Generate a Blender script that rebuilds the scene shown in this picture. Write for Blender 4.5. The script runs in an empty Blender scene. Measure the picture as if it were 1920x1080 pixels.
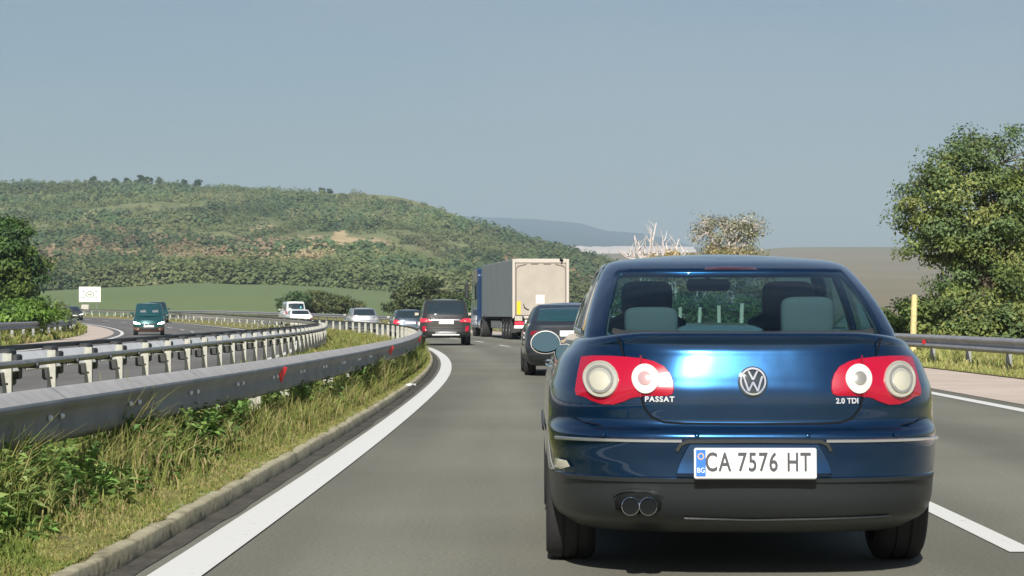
import bpy, math, random
import numpy as np
from mathutils import Vector, Matrix, noise

R = math.radians
rnd = random.Random(7)
rs = np.random.RandomState(11)
SC = bpy.context.scene
COL = SC.collection

# ------------------------------------------------------------------ camera, world, sun
CAMZ = 1.16
F = 4300.0            # focal length in pixels of the 1920 wide photograph
HY = 589.0            # horizon row of the photograph
cam_d = bpy.data.cameras.new('camera')
cam = bpy.data.objects.new('camera', cam_d)
COL.objects.link(cam)
cam.location = (0, 0, CAMZ)
cam.rotation_euler = (R(90), 0, 0)
cam_d.sensor_width = 36
cam_d.lens = F / 1920 * 36
cam_d.shift_y = (HY - 540) / 1920
cam_d.clip_start = 0.3
cam_d.clip_end = 40000
SC.camera = cam

SUN_EL, SUN_AZ_LEFT = 34.0, 5.5     # sun behind the camera, a little to the left
world = bpy.data.worlds.new('World')
SC.world = world
world.use_nodes = True
nt = world.node_tree
bg = nt.nodes['Background']
sky = nt.nodes.new('ShaderNodeTexSky')
sky.sky_type = 'NISHITA'
sky.sun_disc = False
sky.sun_elevation = R(SUN_EL)
sky.sun_rotation = R(180 + SUN_AZ_LEFT)
sky.air_density = 1.0
sky.dust_density = 1.2
sky.ozone_density = 3.0
# thin uneven veil of cloud: soft brightening of the sky, most of it low and to the left
wtc = nt.nodes.new('ShaderNodeTexCoord')
wmp = nt.nodes.new('ShaderNodeMapping'); wmp.inputs['Scale'].default_value = (1.2, 1.0, 5.0)
wn = nt.nodes.new('ShaderNodeTexNoise'); wn.inputs['Scale'].default_value = 4.5; wn.inputs['Detail'].default_value = 5; wn.inputs['Roughness'].default_value = .45
wr = nt.nodes.new('ShaderNodeMapRange'); wr.inputs[1].default_value = .35; wr.inputs[2].default_value = .70; wr.inputs[3].default_value = .0; wr.inputs[4].default_value = .24
wm = nt.nodes.new('ShaderNodeMix'); wm.data_type = 'RGBA'
nt.links.new(wtc.outputs['Generated'], wmp.inputs[0]); nt.links.new(wmp.outputs[0], wn.inputs['Vector']); nt.links.new(wn.outputs['Fac'], wr.inputs[0])
nt.links.new(wr.outputs[0], wm.inputs[0]); nt.links.new(sky.outputs[0], wm.inputs[6]); wm.inputs[7].default_value = (6.2, 6.7, 7.2, 1)
nt.links.new(wm.outputs[2], bg.inputs['Color'])
bg.inputs['Strength'].default_value = 0.052

sun_d = bpy.data.lights.new('sun', 'SUN')
sun_d.energy = 5.0
sun_d.angle = R(0.5)
sun_d.color = (1.0, 0.95, 0.86)
sun = bpy.data.objects.new('sun', sun_d)
COL.objects.link(sun)
sv = Vector((-math.sin(R(SUN_AZ_LEFT)) * math.cos(R(SUN_EL)), -math.cos(R(SUN_AZ_LEFT)) * math.cos(R(SUN_EL)), math.sin(R(SUN_EL))))
sun.rotation_euler = sv.to_track_quat('Z', 'Y').to_euler()
sun.location = (0, 0, 60)

SC.view_settings.view_transform = 'Standard'
SC.view_settings.look = 'None'
SC.view_settings.exposure = 0.35
SC.view_settings.gamma = 1.0
SC.render.engine = 'CYCLES'
SC.cycles.max_bounces = 8
SC.cycles.transparent_max_bounces = 16
SC.cycles.volume_bounces = 1

# ------------------------------------------------------------------ the lie of the road
def C(Y):                       # sideways course of the road centre, metres
    return -(35 - Y) ** 2 / 2500.0 if Y < 35 else -(Y - 35) ** 2 / 1150.0
def dC(Y):
    return (35 - Y) / 1250.0 if Y < 35 else -(Y - 35) / 575.0
def g(Y):                       # rise of the road
    s = 18.0
    v = 0.0078 * s * math.log1p(math.exp(min(60, (Y - 148) / s)))
    return min(v, 1.0 - 0.12 * math.exp(-(max(Y - 280, 0)) / 60)) if v > 0.88 else v
def ss(a, b, x):
    t = min(1, max(0, (x - a) / (b - a)))
    return t * t * (3 - 2 * t)
def median_z(off):              # raised verge between the carriageways
    return (.075 + .06 * ss(-1.62, -2.0, off)) * (off < -1.56) * (1 - ss(-4.6, -5.3, off))
def verge_wave(o, Y): return .012 + .03 * fbm(o * 2, Y * 1.5) * ss(-1.66, -1.95, o)
def bank_z(off):
    if off < -16: return 0.45 * ss(-16, -22, off)
    if off > 8.9: return 0.05 * ss(8.9, 10, off) - 0.9 * ss(14, 40, off)
    return 0

# ------------------------------------------------------------------ materials
MATS = {}
def new_mat(name):
    m = bpy.data.materials.new(name)
    m.use_nodes = True
    MATS[name] = m
    return m, m.node_tree, m.node_tree.nodes['Principled BSDF']
def setp(b, **k):
    for kk, v in k.items():
        kk = kk.replace('_', ' ')
        b.inputs[kk].default_value = v
def plain(name, col, rough=.5, metal=0, coat=0, spec=.5, emit=None, es=0, bump=0, bscale=60, var=0):
    m, t, b = new_mat(name)
    setp(b, Base_Color=(*col, 1), Roughness=rough, Metallic=metal)
    b.inputs['Coat Weight'].default_value = coat
    b.inputs['Coat Roughness'].default_value = .032
    b.inputs['Specular IOR Level'].default_value = spec
    if emit:
        b.inputs['Emission Color'].default_value = (*emit, 1)
        b.inputs['Emission Strength'].default_value = es
    tc = t.nodes.new('ShaderNodeTexCoord')
    if var or bump:
        n = t.nodes.new('ShaderNodeTexNoise'); n.inputs['Scale'].default_value = bscale; n.inputs['Detail'].default_value = 6
        t.links.new(tc.outputs['Object'], n.inputs['Vector'])
        if bump:
            bp = t.nodes.new('ShaderNodeBump'); bp.inputs['Strength'].default_value = bump; bp.inputs['Distance'].default_value = .01
            t.links.new(n.outputs['Fac'], bp.inputs['Height']); t.links.new(bp.outputs[0], b.inputs['Normal'])
        if var:
            r = t.nodes.new('ShaderNodeValToRGB')
            r.color_ramp.elements[0].position = .3; r.color_ramp.elements[1].position = .7
            r.color_ramp.elements[0].color = (*[c * (1 - var) for c in col], 1)
            r.color_ramp.elements[1].color = (*[min(1, c * (1 + var)) for c in col], 1)
            t.links.new(n.outputs['Fac'], r.inputs[0]); t.links.new(r.outputs[0], b.inputs['Base Color'])
    return m
def noisy(name, cols, scales=(.4, 30), rough=.9, bump=.3, bdist=.02, mix=.5, stretch=(1, 1, 1)):
    """two noises blended into a ramp of colours (world space)"""
    m, t, b = new_mat(name)
    L = t.links.new
    geo = t.nodes.new('ShaderNodeNewGeometry')
    mp = t.nodes.new('ShaderNodeMapping'); mp.inputs['Scale'].default_value = stretch
    L(geo.outputs['Position'], mp.inputs[0])
    n1 = t.nodes.new('ShaderNodeTexNoise'); n1.inputs['Scale'].default_value = scales[0]; n1.inputs['Detail'].default_value = 8; n1.inputs['Roughness'].default_value = .6
    n2 = t.nodes.new('ShaderNodeTexNoise'); n2.inputs['Scale'].default_value = scales[1]; n2.inputs['Detail'].default_value = 4
    L(mp.outputs[0], n1.inputs['Vector']); L(mp.outputs[0], n2.inputs['Vector'])
    mx = t.nodes.new('ShaderNodeMix'); mx.inputs[0].default_value = mix
    L(n1.outputs['Fac'], mx.inputs[2]); L(n2.outputs['Fac'], mx.inputs[3])
    r = t.nodes.new('ShaderNodeValToRGB')
    while len(r.color_ramp.elements) < len(cols): r.color_ramp.elements.new(.5)
    for i, c in enumerate(cols):
        r.color_ramp.elements[i].position = .32 + .36 * i / (len(cols) - 1)
        r.color_ramp.elements[i].color = (*c, 1)
    L(mx.outputs[0], r.inputs[0]); L(r.outputs[0], b.inputs['Base Color'])
    setp(b, Roughness=rough)
    b.inputs['Specular IOR Level'].default_value = .25
    bp = t.nodes.new('ShaderNodeBump'); bp.inputs['Strength'].default_value = bump; bp.inputs['Distance'].default_value = bdist
    L(n2.outputs['Fac'], bp.inputs['Height']); L(bp.outputs[0], b.inputs['Normal'])
    return m
def leafy(name, rough=.55, trans=.3, tint=(1, 1, 1)):
    """foliage: colour per leaf from the 'tone' attribute of the mesh, some light through the leaf"""
    m, t, b = new_mat(name)
    L = t.links.new
    a = t.nodes.new('ShaderNodeAttribute'); a.attribute_name = 'tone'
    L(a.outputs['Color'], b.inputs['Base Color'])
    setp(b, Roughness=rough)
    b.inputs['Specular IOR Level'].default_value = .3
    tr = t.nodes.new('ShaderNodeBsdfTranslucent')
    L(a.outputs['Color'], tr.inputs[0])
    mx = t.nodes.new('ShaderNodeMixShader'); mx.inputs[0].default_value = trans
    L(b.outputs[0], mx.inputs[1]); L(tr.outputs[0], mx.inputs[2])
    L(mx.outputs[0], t.nodes['Material Output'].inputs['Surface'])
    return m
def toned(name, rough=.8, scale=.5, amt=.25):
    m, t, b = new_mat(name)
    L = t.links.new
    a = t.nodes.new('ShaderNodeAttribute'); a.attribute_name = 'tone'
    geo = t.nodes.new('ShaderNodeNewGeometry')
    n = t.nodes.new('ShaderNodeTexNoise'); n.inputs['Scale'].default_value = scale; n.inputs['Detail'].default_value = 8
    L(geo.outputs['Position'], n.inputs['Vector'])
    mr = t.nodes.new('ShaderNodeMapRange'); mr.inputs[1].default_value = .3; mr.inputs[2].default_value = .7
    mr.inputs[3].default_value = 1 - amt; mr.inputs[4].default_value = 1 + amt
    L(n.outputs['Fac'], mr.inputs[0])
    mx = t.nodes.new('ShaderNodeMix'); mx.data_type = 'RGBA'; mx.blend_type = 'MULTIPLY'; mx.inputs[0].default_value = 1
    L(a.outputs['Color'], mx.inputs[6]); L(mr.outputs[0], mx.inputs[7]); L(mx.outputs[2], b.inputs['Base Color'])
    setp(b, Roughness=rough); b.inputs['Specular IOR Level'].default_value = .2
    return m
def car_paint(name, col, metal=.55, rough=.32, flake=.0):
    m, t, b = new_mat(name)
    L = t.links.new
    setp(b, Base_Color=(*col, 1), Roughness=rough, Metallic=metal)
    b.inputs['Coat Weight'].default_value = 1.0
    b.inputs['Coat Roughness'].default_value = .025
    b.inputs['Coat IOR'].default_value = 1.55
    tc = t.nodes.new('ShaderNodeTexCoord')
    n = t.nodes.new('ShaderNodeTexNoise'); n.inputs['Scale'].default_value = 5; n.inputs['Detail'].default_value = 5
    L(tc.outputs['Object'], n.inputs['Vector'])
    r = t.nodes.new('ShaderNodeMapRange'); r.inputs[1].default_value = .35; r.inputs[2].default_value = .7; r.inputs[3].default_value = rough * .9; r.inputs[4].default_value = rough * 1.25
    L(n.outputs['Fac'], r.inputs[0]); L(r.outputs[0], b.inputs['Roughness'])
    n3 = t.nodes.new('ShaderNodeTexNoise'); n3.inputs['Scale'].default_value = 2.2; n3.inputs['Detail'].default_value = 1
    L(tc.outputs['Object'], n3.inputs['Vector'])
    bp = t.nodes.new('ShaderNodeBump'); bp.inputs['Strength'].default_value = .0
    return m
def glass_mat(name, tint, refl=.14):
    m, t, b = new_mat(name)
    L = t.links.new
    tr = t.nodes.new('ShaderNodeBsdfTransparent'); tr.inputs[0].default_value = (*tint, 1)
    gl = t.nodes.new('ShaderNodeBsdfGlossy'); gl.inputs['Roughness'].default_value = .03; gl.inputs[0].default_value = (.85, .95, 1, 1)
    fr = t.nodes.new('ShaderNodeLayerWeight'); fr.inputs[0].default_value = .5
    pw = t.nodes.new('ShaderNodeMath'); pw.operation = 'POWER'; pw.inputs[1].default_value = 4.5
    L(fr.outputs['Facing'], pw.inputs[0])
    mr = t.nodes.new('ShaderNodeMapRange'); mr.inputs[3].default_value = refl; mr.inputs[4].default_value = .9
    L(pw.outputs[0], mr.inputs[0])
    mx = t.nodes.new('ShaderNodeMixShader')
    L(mr.outputs[0], mx.inputs[0]); L(tr.outputs[0], mx.inputs[1]); L(gl.outputs[0], mx.inputs[2])
    L(mx.outputs[0], t.nodes['Material Output'].inputs['Surface'])
    return m

def road_mat(name, base, seed=0):
    """asphalt: fine aggregate, soft wheel-path and patch variation along the road"""
    m, t, b = new_mat(name)
    L = t.links.new
    geo = t.nodes.new('ShaderNodeNewGeometry')
    n1 = t.nodes.new('ShaderNodeTexNoise'); n1.inputs['Scale'].default_value = 45; n1.inputs['Detail'].default_value = 5; n1.inputs['Roughness'].default_value = .7
    mp = t.nodes.new('ShaderNodeMapping'); mp.inputs['Scale'].default_value = (1.1, .05, 1); mp.inputs['Location'].default_value = (seed, 0, 0)
    n2 = t.nodes.new('ShaderNodeTexNoise'); n2.inputs['Scale'].default_value = 1.0; n2.inputs['Detail'].default_value = 5
    n3 = t.nodes.new('ShaderNodeTexNoise'); n3.inputs['Scale'].default_value = .35; n3.inputs['Detail'].default_value = 6
    L(geo.outputs['Position'], n1.inputs['Vector']); L(geo.outputs['Position'], mp.inputs[0]); L(mp.outputs[0], n2.inputs['Vector']); L(geo.outputs['Position'], n3.inputs['Vector'])
    def rng(n, a, c):
        r = t.nodes.new('ShaderNodeMapRange'); r.inputs[1].default_value = .3; r.inputs[2].default_value = .7; r.inputs[3].default_value = a; r.inputs[4].default_value = c
        L(n.outputs['Fac'], r.inputs[0]); return r
    def mul(a, c):
        q = t.nodes.new('ShaderNodeMath'); q.operation = 'MULTIPLY'; L(a.outputs[0], q.inputs[0]); L(c.outputs[0], q.inputs[1]); return q
    f = mul(mul(rng(n1, .72, 1.3), rng(n2, .84, 1.14)), rng(n3, .90, 1.10))
    at = t.nodes.new('ShaderNodeAttribute'); at.attribute_name = 'lane'      # metres across the road: darker wheel tracks
    def m_(op, a, v):
        q = t.nodes.new('ShaderNodeMath'); q.operation = op; L(a, q.inputs[0])
        if isinstance(v, (int, float)): q.inputs[1].default_value = v
        return q
    c = m_('MULTIPLY', at.outputs['Fac'], 2 * math.pi / 1.85); c2 = m_('ADD', c.outputs[0], .4); c3 = m_('COSINE', c2.outputs[0], 0)
    c4 = m_('MULTIPLY', c3.outputs[0], .11); c5 = m_('ADD', c4.outputs[0], 1.0)
    f = mul(f, c5)
    vm = t.nodes.new('ShaderNodeVectorMath'); vm.operation = 'SCALE'; vm.inputs[0].default_value = base
    L(f.outputs[0], vm.inputs['Scale']); L(vm.outputs[0], b.inputs['Base Color'])
    setp(b, Roughness=.85); b.inputs['Specular IOR Level'].default_value = .3
    bp = t.nodes.new('ShaderNodeBump'); bp.inputs['Strength'].default_value = .4; bp.inputs['Distance'].default_value = .006
    L(n1.outputs['Fac'], bp.inputs['Height']); L(bp.outputs[0], b.inputs['Normal'])
    return m
def paint_line_mat(name, col, worn=.25):
    m, t, b = new_mat(name)
    L = t.links.new
    geo = t.nodes.new('ShaderNodeNewGeometry')
    n = t.nodes.new('ShaderNodeTexNoise'); n.inputs['Scale'].default_value = 9; n.inputs['Detail'].default_value = 9; n.inputs['Roughness'].default_value = .7
    L(geo.outputs['Position'], n.inputs['Vector'])
    r = t.nodes.new('ShaderNodeValToRGB')
    r.color_ramp.elements[0].position = worn; r.color_ramp.elements[0].color = (*[c * .45 for c in col], 1)
    r.color_ramp.elements[1].position = worn + .16; r.color_ramp.elements[1].color = (*col, 1)
    L(n.outputs['Fac'], r.inputs[0]); L(r.outputs[0], b.inputs['Base Color'])
    setp(b, Roughness=.6)
    return m

road_mat('asphalt', (.176, .174, .142))
road_mat('asphalt_far', (.15, .145, .14), 5)
paint_line_mat('line_white', (.72, .72, .70), .24)
noisy('gravel', [(.40, .33, .285), (.54, .455, .395), (.62, .53, .465)], (.5, 25), mix=.4)
noisy('kerb_concrete', [(.16, .145, .095), (.38, .35, .24), (.50, .465, .33)], (2.5, 18), mix=.45)
noisy('verge_soil', [(.11, .105, .035), (.19, .185, .06), (.26, .235, .09), (.21, .16, .09)], (1.1, 14), mix=.4, bdist=.05)
noisy('plain_ground', [(.075, .10, .035), (.14, .155, .06), (.21, .20, .095)], (.05, 1.5), mix=.4, bdist=.2)
noisy('field_crop', [(.135, .185, .075), (.155, .205, .085), (.18, .225, .10)], (.012, .35), mix=.3, bdist=.1, stretch=(1, .25, 1))
toned('hill_ground', .9, .06, .25)
toned('beige_hills', .95, .004, .08)
noisy('far_forest', [(.03, .065, .075), (.045, .08, .085)], (.002, .02), mix=.5)
leafy('foliage'); leafy('grass_blades', .6, .35); leafy('scrub_leaves', .8, .42)
plain('bark', (.13, .10, .075), .9, bump=.6, bscale=14, var=.35)
plain('pale_bark', (.56, .50, .47), .85, bump=.3, bscale=8, var=.2)
plain('zinc', (.34, .345, .36), .55, metal=.35, bump=.08, bscale=3, var=.16)
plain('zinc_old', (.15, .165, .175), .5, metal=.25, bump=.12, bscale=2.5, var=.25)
plain('zinc_sunlit', (.40, .395, .40), .8, bump=.1, bscale=6, var=.12)  # lighter copy of the rail zinc, sunlight put into the colour
plain('zinc_dull', (.30, .31, .31), .55, metal=.6, var=.2, bscale=5)
plain('zinc_white', (.80, .80, .80), .5, metal=.0, var=.1, bscale=4)
plain('post_pale', (.37, .37, .325), .6, var=.18, bscale=9)
plain('dark_bracket', (.035, .037, .04), .6)
plain('red_reflector', (.55, .02, .03), .2, coat=.6, emit=(1, .03, .05), es=.05)
plain('bolt_glint', (.95, .95, .95), .5, metal=.0, coat=1.0)  # white instead of metal: sun glint on the bolt heads put into the colour
plain('wood_post', (.62, .52, .25), .8, var=.2, bscale=12)
plain('wood_post_pale', (.66, .64, .50), .8, var=.15, bscale=12)
plain('tyre', (.022, .022, .023), .85, bump=.3, bscale=40)
plain('rim', (.45, .46, .48), .3, metal=.9)
plain('black_plastic', (.028, .030, .031), .5)
plain('grey_plastic', (.017, .021, .022), .36, bump=.1, bscale=90)
plain('under_dark', (.010, .011, .012), .9, spec=.05)
plain('chrome', (.82, .84, .86), .08, metal=1)
plain('chrome_satin', (.86, .87, .88), .22, metal=.9)
plain('mirror_silver', (.17, .27, .29), .015, metal=1)
plain('plate_white', (.80, .80, .80), .35, coat=.5)
plain('plate_blue', (.02, .16, .62), .35, coat=.5)
plain('plate_ink', (.05, .05, .06), .5)
plain('lamp_red', (.36, .002, .022), .22, coat=1.0, emit=(1, .0, .06), es=.04)
plain('high_lamp', (.06, .006, .010), .3, coat=1.0)
plain('lamp_red_dark', (.22, .004, .012), .25, coat=1.0)
plain('brake_glow', (.7, .01, .03), .2, coat=1.0, emit=(1, .05, .08), es=.7)
plain('lamp_clear', (.72, .70, .60), .12, metal=.55, coat=1.0)
plain('lamp_ring_white', (.80, .74, .70), .25, metal=.2, coat=1.0)
plain('lamp_inner_pink', (.62, .40, .40), .2, metal=.3, coat=1.0)
plain('lamp_core', (.66, .63, .50), .3, metal=.3, coat=1.0)
plain('lamp_inner_grey', (.50, .48, .43), .22, metal=.6, coat=1.0)
plain('headlight_lit', (.9, .9, .85), .1, coat=1, emit=(1, .96, .88), es=5)
plain('amber', (.9, .35, .04), .3, coat=.5)
plain('reflector_yellow', (.85, .50, .02), .4)
plain('dark_glass', (.018, .030, .036), .04, coat=1.0, spec=.8)
plain('teal_glass', (.012, .055, .065), .05, coat=1.0, spec=.8)
plain('seat_fabric', (.10, .11, .12), .9, bump=.3, bscale=70)
plain('seat_light', (.15, .165, .17), .9)
plain('dash_plastic', (.03, .033, .036), .7)
plain('headliner', (.14, .15, .155), .9)
plain('trailer_door', (.37, .335, .285), .55, var=.08, bscale=1.5)
plain('trailer_frame', (.48, .44, .39), .45, var=.05)
plain('trailer_side', (.24, .265, .275), .5, var=.07, bscale=.7)
plain('seal_grey', (.22, .17, .16), .6)
plain('sign_face', (.86, .86, .74), .5)
plain('sign_print', (.30, .33, .32), .5)
plain('litter_white', (.62, .62, .60), .6)
plain('far_walls', (.50, .45, .43), .8)
plain('lettering', (.78, .79, .80), .2, metal=.5, emit=None)
car_paint('paint_blue', (.006, .047, .128), .85, .22)
MATS['paint_blue'].node_tree.nodes['Principled BSDF'].inputs['Coat Roughness'].default_value = .032
car_paint('paint_dark', (.026, .032, .042), .3, .35)
car_paint('paint_black', (.040, .036, .033), .3, .35)
car_paint('paint_grey_blue', (.05, .07, .10), .5, .35)
car_paint('paint_silver', (.50, .51, .53), .7, .35)
car_paint('paint_white', (.80, .80, .79), .0, .35)
car_paint('paint_teal', (.012, .085, .090), .35, .35)
car_paint('paint_cab', (.008, .034, .10), .2, .35)
car_paint('paint_copper', (.25, .09, .05), .4, .35)
glass_mat('window_glass', (.44, .61, .63), .05)

# ------------------------------------------------------------------ object helpers
def tag(o, label=None, cat=None, group=None, kind=None):
    if label: o['label'] = label
    if cat: o['category'] = cat
    if group: o['group'] = group
    if kind: o['kind'] = kind
    return o
def empty(name, loc, rz=0, label=None, cat=None, group=None, kind=None):
    o = bpy.data.objects.new(name, None); COL.objects.link(o)
    o.location = loc; o.rotation_euler = (0, 0, rz); o.empty_display_size = .2
    return tag(o, label, cat, group, kind)
def link_mesh(name, me, mats, parent=None, loc=None, rot=None):
    o = bpy.data.objects.new(name, me); COL.objects.link(o)
    if not isinstance(mats, (list, tuple)): mats = [mats]
    for m in mats: me.materials.append(MATS[m] if isinstance(m, str) else m)
    if parent is not None: o.parent = parent
    if loc is not None: o.location = loc
    if rot is not None: o.rotation_euler = rot
    return o
def mesh_arr(name, V, faces, smooth=False, tone=None, mi=None, sharp=None):
    """faces: (n,k) int array or list of tuples"""
    me = bpy.data.meshes.new(name)
    V = np.asarray(V, dtype=np.float32).reshape(-1, 3)
    if isinstance(faces, np.ndarray):
        n, k = faces.shape
        me.vertices.add(len(V)); me.vertices.foreach_set('co', V.ravel())
        me.loops.add(n * k); me.loops.foreach_set('vertex_index', faces.ravel().astype(np.int32))
        me.polygons.add(n); me.polygons.foreach_set('loop_start', np.arange(0, n * k, k, dtype=np.int32))
        me.update(calc_edges=True)
    else:
        me.from_pydata([tuple(v) for v in V], [], faces); me.update()
    if tone is not None:
        a = me.attributes.new('tone', 'FLOAT_COLOR', 'POINT')
        c = np.ones((len(V), 4), dtype=np.float32); c[:, :3] = tone
        a.data.foreach_set('color', c.ravel())
    if mi is not None: me.polygons.foreach_set('material_index', np.asarray(mi, dtype=np.int32))
    me.polygons.foreach_set('use_smooth', np.full(len(me.polygons), bool(smooth)))
    me.validate()
    if sharp: me.set_sharp_from_angle(angle=R(sharp))
    return me
class MB:
    """collects shapes and links them as one mesh"""
    def __init__(s): s.v = []; s.f = []; s.m = []
    def add(s, vs, fs, mi=0):
        b = len(s.v); s.v += [tuple(v) for v in vs]; s.f += [tuple(b + i for i in f) for f in fs]; s.m += [mi] * len(fs); return s
    def box(s, x0, x1, y0, y1, z0, z1, bev=0, mi=0, M=None):
        if bev:
            b = min(bev, (x1 - x0) / 2.01, (y1 - y0) / 2.01, (z1 - z0) / 2.01)
            vs = []; idx = {}
            for sx in (0, 1):
                for sy in (0, 1):
                    for sz in (0, 1):
                        X, Y, Z = (x0, x1)[sx], (y0, y1)[sy], (z0, z1)[sz]
                        dx, dy, dz = (b, -b)[sx], (b, -b)[sy], (b, -b)[sz]
                        idx[(sx, sy, sz)] = (len(vs), len(vs) + 1, len(vs) + 2)
                        vs += [(X, Y + dy, Z + dz), (X + dx, Y, Z + dz), (X + dx, Y + dy, Z)]
            I = lambda a, b_, c, k: idx[(a, b_, c)][k]
            fs = []
            for a in (0, 1):
                q = [I(a, 0, 0, 0), I(a, 1, 0, 0), I(a, 1, 1, 0), I(a, 0, 1, 0)]; fs.append(q if a else q[::-1])
                q = [I(0, a, 0, 1), I(1, a, 0, 1), I(1, a, 1, 1), I(0, a, 1, 1)]; fs.append(q[::-1] if a else q)
                q = [I(0, 0, a, 2), I(1, 0, a, 2), I(1, 1, a, 2), I(0, 1, a, 2)]; fs.append(q if a else q[::-1])
            for a in (0, 1):
                for c in (0, 1):
                    fs.append([I(a, c, 0, 0), I(a, c, 1, 0), I(a, c, 1, 1), I(a, c, 0, 1)])
                    fs.append([I(a, 0, c, 0), I(a, 1, c, 0), I(a, 1, c, 2), I(a, 0, c, 2)])
                    fs.append([I(0, a, c, 1), I(1, a, c, 1), I(1, a, c, 2), I(0, a, c, 2)])
            for a in (0, 1):
                for b_ in (0, 1):
                    for c in (0, 1): fs.append(list(idx[(a, b_, c)]))
        else:
            vs = [(x, y, z) for x in (x0, x1) for y in (y0, y1) for z in (z0, z1)]
            fs = [(0, 1, 3, 2), (4, 6, 7, 5), (0, 4, 5, 1), (2, 3, 7, 6), (0, 2, 6, 4), (1, 5, 7, 3)]
        if M is not None: vs = [M @ Vector(v) for v in vs]
        return s.add(vs, fs, mi)
    def tube(s, pts, rad, n=10, cap=True, mi=0):
        pts = [Vector(p) for p in pts]; rad = rad if isinstance(rad, (list, tuple)) else [rad] * len(pts)
        vs = []; fs = []
        up = Vector((0, 0, 1)); prev = None
        for i, p in enumerate(pts):
            d = (pts[min(i + 1, len(pts) - 1)] - pts[max(i - 1, 0)]).normalized()
            if prev is None:
                a = d.cross(up if abs(d.z) < .95 else Vector((1, 0, 0))).normalized()
            else:
                a = (prev - d * prev.dot(d)).normalized()
            prev = a; b = d.cross(a)
            for k in range(n):
                t = 2 * math.pi * k / n
                vs.append(p + (a * math.cos(t) + b * math.sin(t)) * rad[i])
        for i in range(len(pts) - 1):
            for k in range(n):
                fs.append((i * n + k, i * n + (k + 1) % n, (i + 1) * n + (k + 1) % n, (i + 1) * n + k))
        if cap:
            fs.append(tuple(range(n))[::-1]); fs.append(tuple((len(pts) - 1) * n + k for k in range(n)))
        return s.add(vs, fs, mi)
    def lathe(s, prof, axis='X', c=(0, 0, 0), n=28, mi=0, closed=False):
        vs = []; fs = []
        for (a, r) in prof:
            for k in range(n):
                t = 2 * math.pi * k / n
                u, w = r * math.cos(t), r * math.sin(t)
                vs.append({'X': (c[0] + a, c[1] + u, c[2] + w), 'Y': (c[0] + u, c[1] + a, c[2] + w), 'Z': (c[0] + u, c[1] + w, c[2] + a)}[axis])
        m = len(prof)
        for i in range(m if closed else m - 1):
            j = (i + 1) % m
            for k in range(n):
                fs.append((i * n + k, i * n + (k + 1) % n, j * n + (k + 1) % n, j * n + k))
        return s.add(vs, fs, mi)
    def build(s, name, mats, parent=None, smooth=True, sharp=35, loc=None, rot=None):
        me = mesh_arr(name, s.v, s.f, smooth, mi=s.m, sharp=sharp if smooth else None)
        return link_mesh(name, me, mats, parent, loc, rot)
def puffy(mb, c, r, e=.45, n=14):
    """a cushion: a rounded, slightly swollen block"""
    vs = []; fs = []; f = lambda v: math.copysign(abs(v) ** e, v)
    for i in range(n + 1):
        a = -math.pi / 2 + math.pi * i / n
        for j in range(2 * n):
            b = math.pi * j / n
            vs.append((c[0] + r[0] * f(math.cos(a)) * f(math.cos(b)), c[1] + r[1] * f(math.cos(a)) * f(math.sin(b)), c[2] + r[2] * f(math.sin(a))))
    for i in range(n):
        for j in range(2 * n): fs.append((i*2*n+j, i*2*n+(j+1) % (2*n), (i+1)*2*n+(j+1) % (2*n), (i+1)*2*n+j))
    return mb.add(vs, fs)
def fix_normals(o):
    import bmesh
    bm = bmesh.new(); bm.from_mesh(o.data); bmesh.ops.recalc_face_normals(bm, faces=bm.faces); bm.to_mesh(o.data); bm.free(); return o

def strip_mesh(name, mat, off0, off1, Ys, z0=None, kind='structure', n=2, zadd=.0, wob=0):
    """a sheet that follows the road between two sideways offsets"""
    V = []; fs = []; OF = []
    for i, Y in enumerate(Ys):
        for k in range(n):
            t = k / (n - 1)
            a = off0(Y) if callable(off0) else off0; b = off1(Y) if callable(off1) else off1
            o = a + (b - a) * t
            z = g(Y) + (z0(o, Y) if callable(z0) else (z0 or 0)) + zadd
            V.append((C(Y) + o, Y, z)); OF.append(o)
    for i in range(len(Ys) - 1):
        for k in range(n - 1):
            a = i * n + k; fs.append((a, a + 1, a + n + 1, a + n))
    me = mesh_arr(name, V, fs, True)
    at = me.attributes.new('lane', 'FLOAT', 'POINT'); at.data.foreach_set('value', np.array(OF, dtype=np.float32))
    o = link_mesh(name, me, mat)
    o['kind'] = kind
    return o
def frange(a, b, s):
    out = [a]
    while out[-1] + s < b - 1e-6: out.append(out[-1] + s)
    return out + [b]

def pchip(xs, ys, x):
    xs = np.asarray(xs, float); ys = np.asarray(ys, float); x = np.asarray(x, float)
    h = np.diff(xs); d = np.diff(ys) / h
    m = np.zeros_like(ys)
    for i in range(1, len(xs) - 1):
        if d[i - 1] * d[i] > 0:
            w1 = 2 * h[i] + h[i - 1]; w2 = h[i] + 2 * h[i - 1]
            m[i] = (w1 + w2) / (w1 / d[i - 1] + w2 / d[i])
    m[0] = d[0]; m[-1] = d[-1]
    i = np.clip(np.searchsorted(xs, x) - 1, 0, len(xs) - 2)
    t = np.clip((x - xs[i]) / h[i], 0, 1)
    return (2*t**3-3*t**2+1)*ys[i] + (t**3-2*t**2+t)*h[i]*m[i] + (-2*t**3+3*t**2)*ys[i+1] + (t**3-t**2)*h[i]*m[i+1]

# ------------------------------------------------------------------ far ground, field, hills
def P(px, py, Y):               # point of the place seen at a photograph pixel, Y metres away
    return ((px - 960) * Y / F, Y, CAMZ - (py - HY) * Y / F)
def fbm(x, y, z=0, o=4):
    return noise.fractal(Vector((x, y, z)), 1.0, 2.0, o)

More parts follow.
